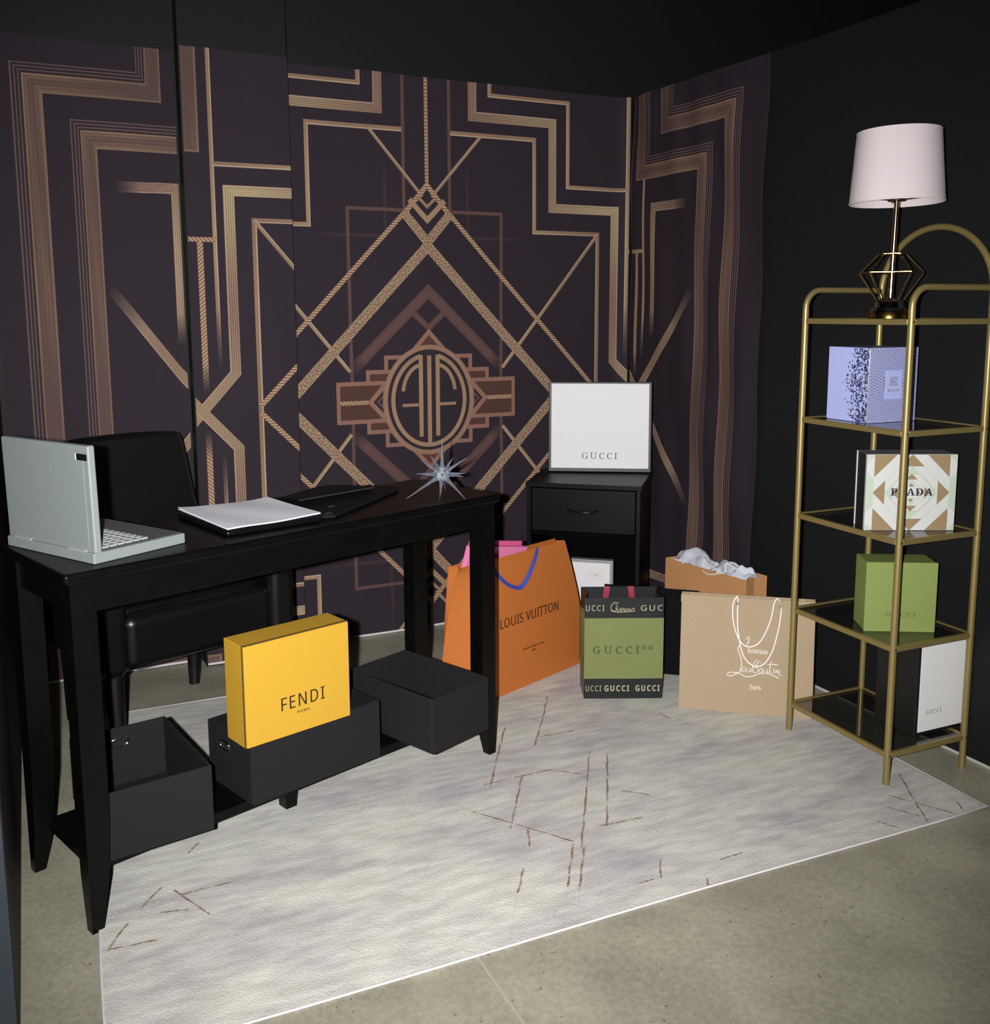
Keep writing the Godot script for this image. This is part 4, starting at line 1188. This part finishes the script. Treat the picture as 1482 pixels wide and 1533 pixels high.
func build_shelf_things() -> void:
	build_lamp()
	# --- lavender box with dark leafy print
	var y2: float = TIERS[1] + 0.0062
	var mb := thing("lavender_gift_box", "lavender box with dark leaf print on the second glass shelf", "box", Vector3(2.125, y2, -2.02), -2.0)
	var lav := rgb(180, 188, 240)
	var lm := mat(lav, 0.5)
	part(mb, "body", MB.new().rbox(Vector3(0.09, 0.106, -0.08), Vector3(0.18, 0.212, 0.16), 0.002), lm)
	# left face print: shards thickening towards the corner
	var im := Image.create(384, 512, false, Image.FORMAT_RGB8)
	im.fill(lav)
	var r := RandomNumberGenerator.new()
	r.seed = 8
	for k in 520:
		var x := pow(r.randf(), 0.62)
		var y := r.randf()
		var edge := 0.36 + 0.22 * absf(y - 0.5) * 2.0
		x = lerpf(edge + 0.05 * sin(y * 60.0), 1.0, x)
		var a := r.randf() * TAU
		var l := r.randf_range(0.028, 0.062)
		shard(im, Vector2(x * 384, y * 512), a, l * 512, rgb(30, 32, 66) if r.randf() < 0.75 else rgb(70, 72, 110))
	print_face(mb, "leaf_print", Vector3(-0.0006, 0.106, -0.08), Vector2(0.158, 0.209), -90.0, ImageTexture.create_from_image(im), 0.4)
	# front face print: concentric fans round a plain label
	var im2 := Image.create(384, 448, false, Image.FORMAT_RGB8)
	im2.fill(rgb(168, 172, 218))
	for ring in 20:
		var rad := 52.0 + ring * 13.0
		var n := int(rad * 0.34)
		for k in n:
			var a := TAU * (k + 0.5 * (ring % 2)) / n
			var p := Vector2(192, 214) + Vector2(cos(a) * rad, sin(a) * rad)
			if p.x < 2 or p.y < 2 or p.x > 381 or p.y > 445: continue
			shard(im2, p, a + (0.0 if ring < 6 else r.randf_range(-0.8, 0.8)), 13.0 if ring > 2 else 20.0, rgb(96, 84, 98) if ring < 4 or r.randf() < 0.35 else rgb(52, 52, 88))
	print_face(mb, "fan_print", Vector3(0.09, 0.106, 0.0006), Vector2(0.178, 0.209), 0.0, ImageTexture.create_from_image(im2), 0.3)
	part(mb, "foil_edge", MB.new().rbox(Vector3(0.0, 0.106, 0.0), Vector3(0.003, 0.211, 0.003), 0.0008), mat(rgb(236, 226, 220), 0.2, 0.7))
	part(mb, "label_plate", MB.new().rbox(Vector3(0.092, 0.107, 0.0018), Vector3(0.062, 0.082, 0.002), 0.0006), lm)
	var gi := mat(rgb(120, 112, 118), 0.5)
	lettering(mb, "ANGEL", "Droid Serif", Vector3(0.09, 0.117, 0.0029), 0.03, 0.024, gi, 0, 0, 400, 0, 0.0005)
	lettering(mb, "MUGLER", "Droid Sans", Vector3(0.09, 0.091, 0.0029), 0.042, 0.007, gi, 0, 8, 400, 0, 0.0005)
	# --- patchwork box
	var y3: float = TIERS[2] + 0.0062
	var pr := thing("patchwork_gift_box", "white box with brown and mint quilt squares print on the third glass shelf", "box", Vector3(2.078, y3, -1.966), -26.6)
	part(pr, "lid", MB.new().rbox(Vector3(0.124, 0.107, -0.006), Vector3(0.248, 0.214, 0.012), 0.0012), mat(rgb(202, 202, 200), 0.5))
	part(pr, "body", MB.new().rbox(Vector3(0.124, 0.1065, -0.046), Vector3(0.244, 0.213, 0.07), 0.0015), mat(rgb(16, 15, 18), 0.5))
	part(pr, "back_edge", MB.new().rbox(Vector3(0.124, 0.107, -0.084), Vector3(0.247, 0.214, 0.007), 0.001), mat(rgb(210, 208, 212), 0.5))
	part(pr, "top_sheet", MB.new().rbox(Vector3(0.124, 0.2135, -0.046), Vector3(0.244, 0.0012, 0.07), 0.0004), mat(rgb(120, 116, 122), 0.6))
	var quilt := func(x: float, y: float) -> Color:
		var white := rgb(206, 207, 205)
		var mint := rgb(186, 198, 180)
		var tan := rgb(152, 128, 96)
		var ax := absf(x - 0.5) * 985.0
		var ay := absf(y - 0.5) * 835.0
		if ax > 415.0: return mint if ay < 150.0 + (ax - 415.0) or ay > 400.0 - (ax - 415.0) * 0.8 else white
		var s := 415.0
		for k in 6:
			var c := tan if k % 2 == 0 else mint
			var dd := ax + ay
			if absf(maxf(ax, ay) - s) < 2.2 and k > 0: return rgb(150, 150, 138)
			if dd > s * 1.414: return c
			if dd > s * 1.02: return white
			if maxf(ax, ay) > s * 0.7071: return c
			s *= 0.7071
		return white
	print_face(pr, "quilt_print", Vector3(0.124, 0.107, 0.0005), Vector2(0.246, 0.212), 0.0, picture(394, 334, quilt), 0.45)
	lettering(pr, "PRADA", "Droid Serif", Vector3(0.126, 0.109, 0.0012), 0.116, 0.02, mat(rgb(40, 34, 62), 0.4), 0, 2, 700, 0, 0.0008)
	# --- green box
	var y4: float = TIERS[3] + 0.0062
	var gr := thing("green_gift_box", "moss green box with gold lettering on the fourth glass shelf", "box", Vector3(2.103, y4, -1.974), -29.6)
	var g1 := grain_material(rgb(133, 148, 82), 0.55, 14.0, 1.0, 0.2, 161, 0.35, 0.07)
	part(gr, "body", MB.new().rbox(Vector3(0.0985, 0.1, -0.05), Vector3(0.195, 0.2, 0.1), 0.0025, 2), g1)
	part(gr, "lid", MB.new().rbox(Vector3(0.0985, 0.1, -0.0), Vector3(0.197, 0.202, 0.006), 0.0015, 1), g1)
	lettering(gr, "GUCCI", "Droid Serif", Vector3(0.1, 0.05, 0.0032), 0.082, 0.014, mat(rgb(98, 104, 58), 0.4), 0, 14, 400, 0, 0.0008)
	# --- black box with white face, lowest shelf
	var y5: float = TIERS[4] + 0.0083
	var bw := thing("black_gift_box", "black box with white front standing on the lowest glass shelf", "box", Vector3(2.212, y5, -1.872), -1.75)
	part(bw, "body", MB.new().rbox(Vector3(0.095, 0.137, -0.075), Vector3(0.19, 0.274, 0.15), 0.0025, 2), mat(rgb(16, 15, 16), 0.5))
	part(bw, "face", MB.new().rbox(Vector3(0.098, 0.137, 0.0006), Vector3(0.172, 0.252, 0.002), 0.0005), mat(rgb(238, 236, 236), 0.55))
	lettering(bw, "GUCCI", "Droid Serif", Vector3(0.07, 0.066, 0.0016), 0.058, 0.013, mat(rgb(120, 118, 120), 0.5), 0, 12, 400, 0, 0.0006)

func shard(im: Image, p: Vector2, a: float, l: float, c: Color) -> void:
	var d := Vector2(cos(a), sin(a))
	var n := Vector2(-d.y, d.x)
	var steps := int(l)
	for k in steps:
		var t := float(k) / steps
		var half := l * 0.2 * (1.0 - absf(t * 2.0 - 1.0))
		for j in range(-int(half) , int(half) + 1):
			var q := p + d * (k - l * 0.5) + n * j
			var x := int(q.x)
			var y := int(q.y)
			if x >= 0 and y >= 0 and x < im.get_width() and y < im.get_height(): im.set_pixel(x, y, c)

func print_face(parent: Node3D, called: String, at: Vector3, size: Vector2, turn: float, t: Texture2D, rough: float) -> void:
	var m := StandardMaterial3D.new()
	m.albedo_texture = t
	m.roughness = rough
	var b := MB.new()
	var h := size * 0.5
	b.quad(Vector3(-h.x, -h.y, 0.0004), Vector3(h.x, -h.y, 0.0004), Vector3(h.x, h.y, 0.0004), Vector3(-h.x, h.y, 0.0004), Vector3.BACK)
	b.quad(Vector3(-h.x, -h.y, -0.0004), Vector3(h.x, -h.y, -0.0004), Vector3(h.x, h.y, -0.0004), Vector3(-h.x, h.y, -0.0004), Vector3.FORWARD)
	var o := part(parent, called, b, m)
	o.position = at
	o.rotation_degrees.y = turn

func build_lamp() -> void:
	var t := thing("table_lamp", "unlit table lamp with pale pink shade and gold wire cage atop the gold shelf", "lamp", Vector3(2.19, TIERS[0] + 0.0062, -2.02), -25.5 - 23.0)
	var brass := mat(rgb(176, 140, 70), 0.2, 1.0)
	var chrome := mat(rgb(205, 205, 208), 0.12, 1.0)
	part(t, "base", MB.new().lathe([V(0, 0), V(0.053, 0), V(0.055, 0.002), V(0.055, 0.02), V(0.053, 0.0225)], 40), brass)
	part(t, "collar", MB.new().lathe([V(0.053, 0.0225), V(0.052, 0.027), V(0.043, 0.03), V(0.04, 0.036), V(0.039, 0.045), V(0.032, 0.053), V(0.018, 0.058), V(0, 0.06)], 40), chrome, "polished chrome step of the base")
	var tip := Transform3D(Basis(Vector3.BACK, deg_to_rad(-0.8)), Vector3.ZERO)
	part(t, "pole", MB.new().tube([tip * Vector3(0, 0.05, 0), tip * Vector3(0, 0.345, 0)], 0.0075, 14), mat(rgb(222, 196, 170), 0.16, 1.0))
	# five-sided wire cage
	var cage := MB.new()
	var rings := [[0.037, 0.052], [0.089, 0.128], [0.038, 0.179]]
	var pts := []
	for q in rings:
		var row := []
		for k in 5:
			var a := TAU * k / 5.0 + deg_to_rad(-54.0)
			row.append(Vector3(cos(a) * q[0], q[1], -sin(a) * q[0]))
		pts.append(row)
	for k in 5:
		var k2 := (k + 1) % 5
		cage.tube([pts[1][k], pts[1][k2]], 0.0022, 6)
		cage.tube([pts[2][k], pts[2][k2]], 0.0022, 6)
		cage.tube([pts[0][k], pts[1][k]], 0.0022, 6)
		cage.tube([pts[1][k], pts[2][k]], 0.0022, 6)
	part(t, "wire_cage", cage, mat(rgb(212, 178, 110), 0.22, 1.0), "gold wire cage")
	# tapered drum shade, slightly askew
	var sh := StandardMaterial3D.new()
	sh.albedo_color = rgb(219, 205, 208)
	sh.roughness = 0.85
	sh.backlight_enabled = true
	sh.backlight = Color(0.12, 0.1, 0.1)
	var wv := noise_image(256, 0.35, 171, 1)
	wv.bump_map_to_normal_map(1.5)
	sh.normal_enabled = true
	sh.normal_texture = ImageTexture.create_from_image(wv)
	sh.uv1_triplanar = true
	sh.uv1_scale = Vector3.ONE * 10.0
	var askew := Transform3D(Basis(Vector3.BACK, deg_to_rad(0.8)), Vector3(0.004, 0.3165, 0))
	var shade := part(t, "shade", MB.new().lathe([V(0.1245, 0.0), V(0.109, 0.192)], 56, Vector3.ZERO, askew).lathe([V(0.1077, 0.192), V(0.1231, 0.0)], 56, Vector3.ZERO, askew).lathe([V(0.1245, 0.0), V(0.1231, 0.0)], 56, Vector3.ZERO, askew).lathe([V(0.1077, 0.192), V(0.109, 0.192)], 56, Vector3.ZERO, askew), sh)
	for q in [[0.1241, 0.002], [0.1086, 0.19]]:
		var hoop := []
		for k in 48: hoop.append(askew * Vector3(cos(TAU * k / 48.0) * q[0], q[1], sin(TAU * k / 48.0) * q[0]))
		part(shade, "hoop", MB.new().tube(hoop, 0.0016, 6, true), mat(rgb(226, 206, 208), 0.7))
	var fit := MB.new()
	for k in 3:
		var a := TAU * k / 3.0 + 0.4
		fit.tube([askew * Vector3(cos(a) * 0.02, 0.008, sin(a) * 0.02), askew * Vector3(cos(a) * 0.1225, 0.012, sin(a) * 0.1225)], 0.0018, 6)
	var ring := []
	for k in 20: ring.append(askew * Vector3(cos(TAU * k / 20.0) * 0.021, 0.008, sin(TAU * k / 20.0) * 0.021))
	fit.tube(ring, 0.003, 6, true)
	part(shade, "shade_fitter", fit, mat(rgb(70, 62, 52), 0.4, 0.6))
	part(t, "bulb", MB.new().lathe([V(0, 0.455), V(0.02, 0.448), V(0.03, 0.428), V(0.028, 0.408), V(0.016, 0.385), V(0.014, 0.365), V(0.013, 0.335), V(0, 0.335)], 20), mat(rgb(235, 232, 225), 0.3))
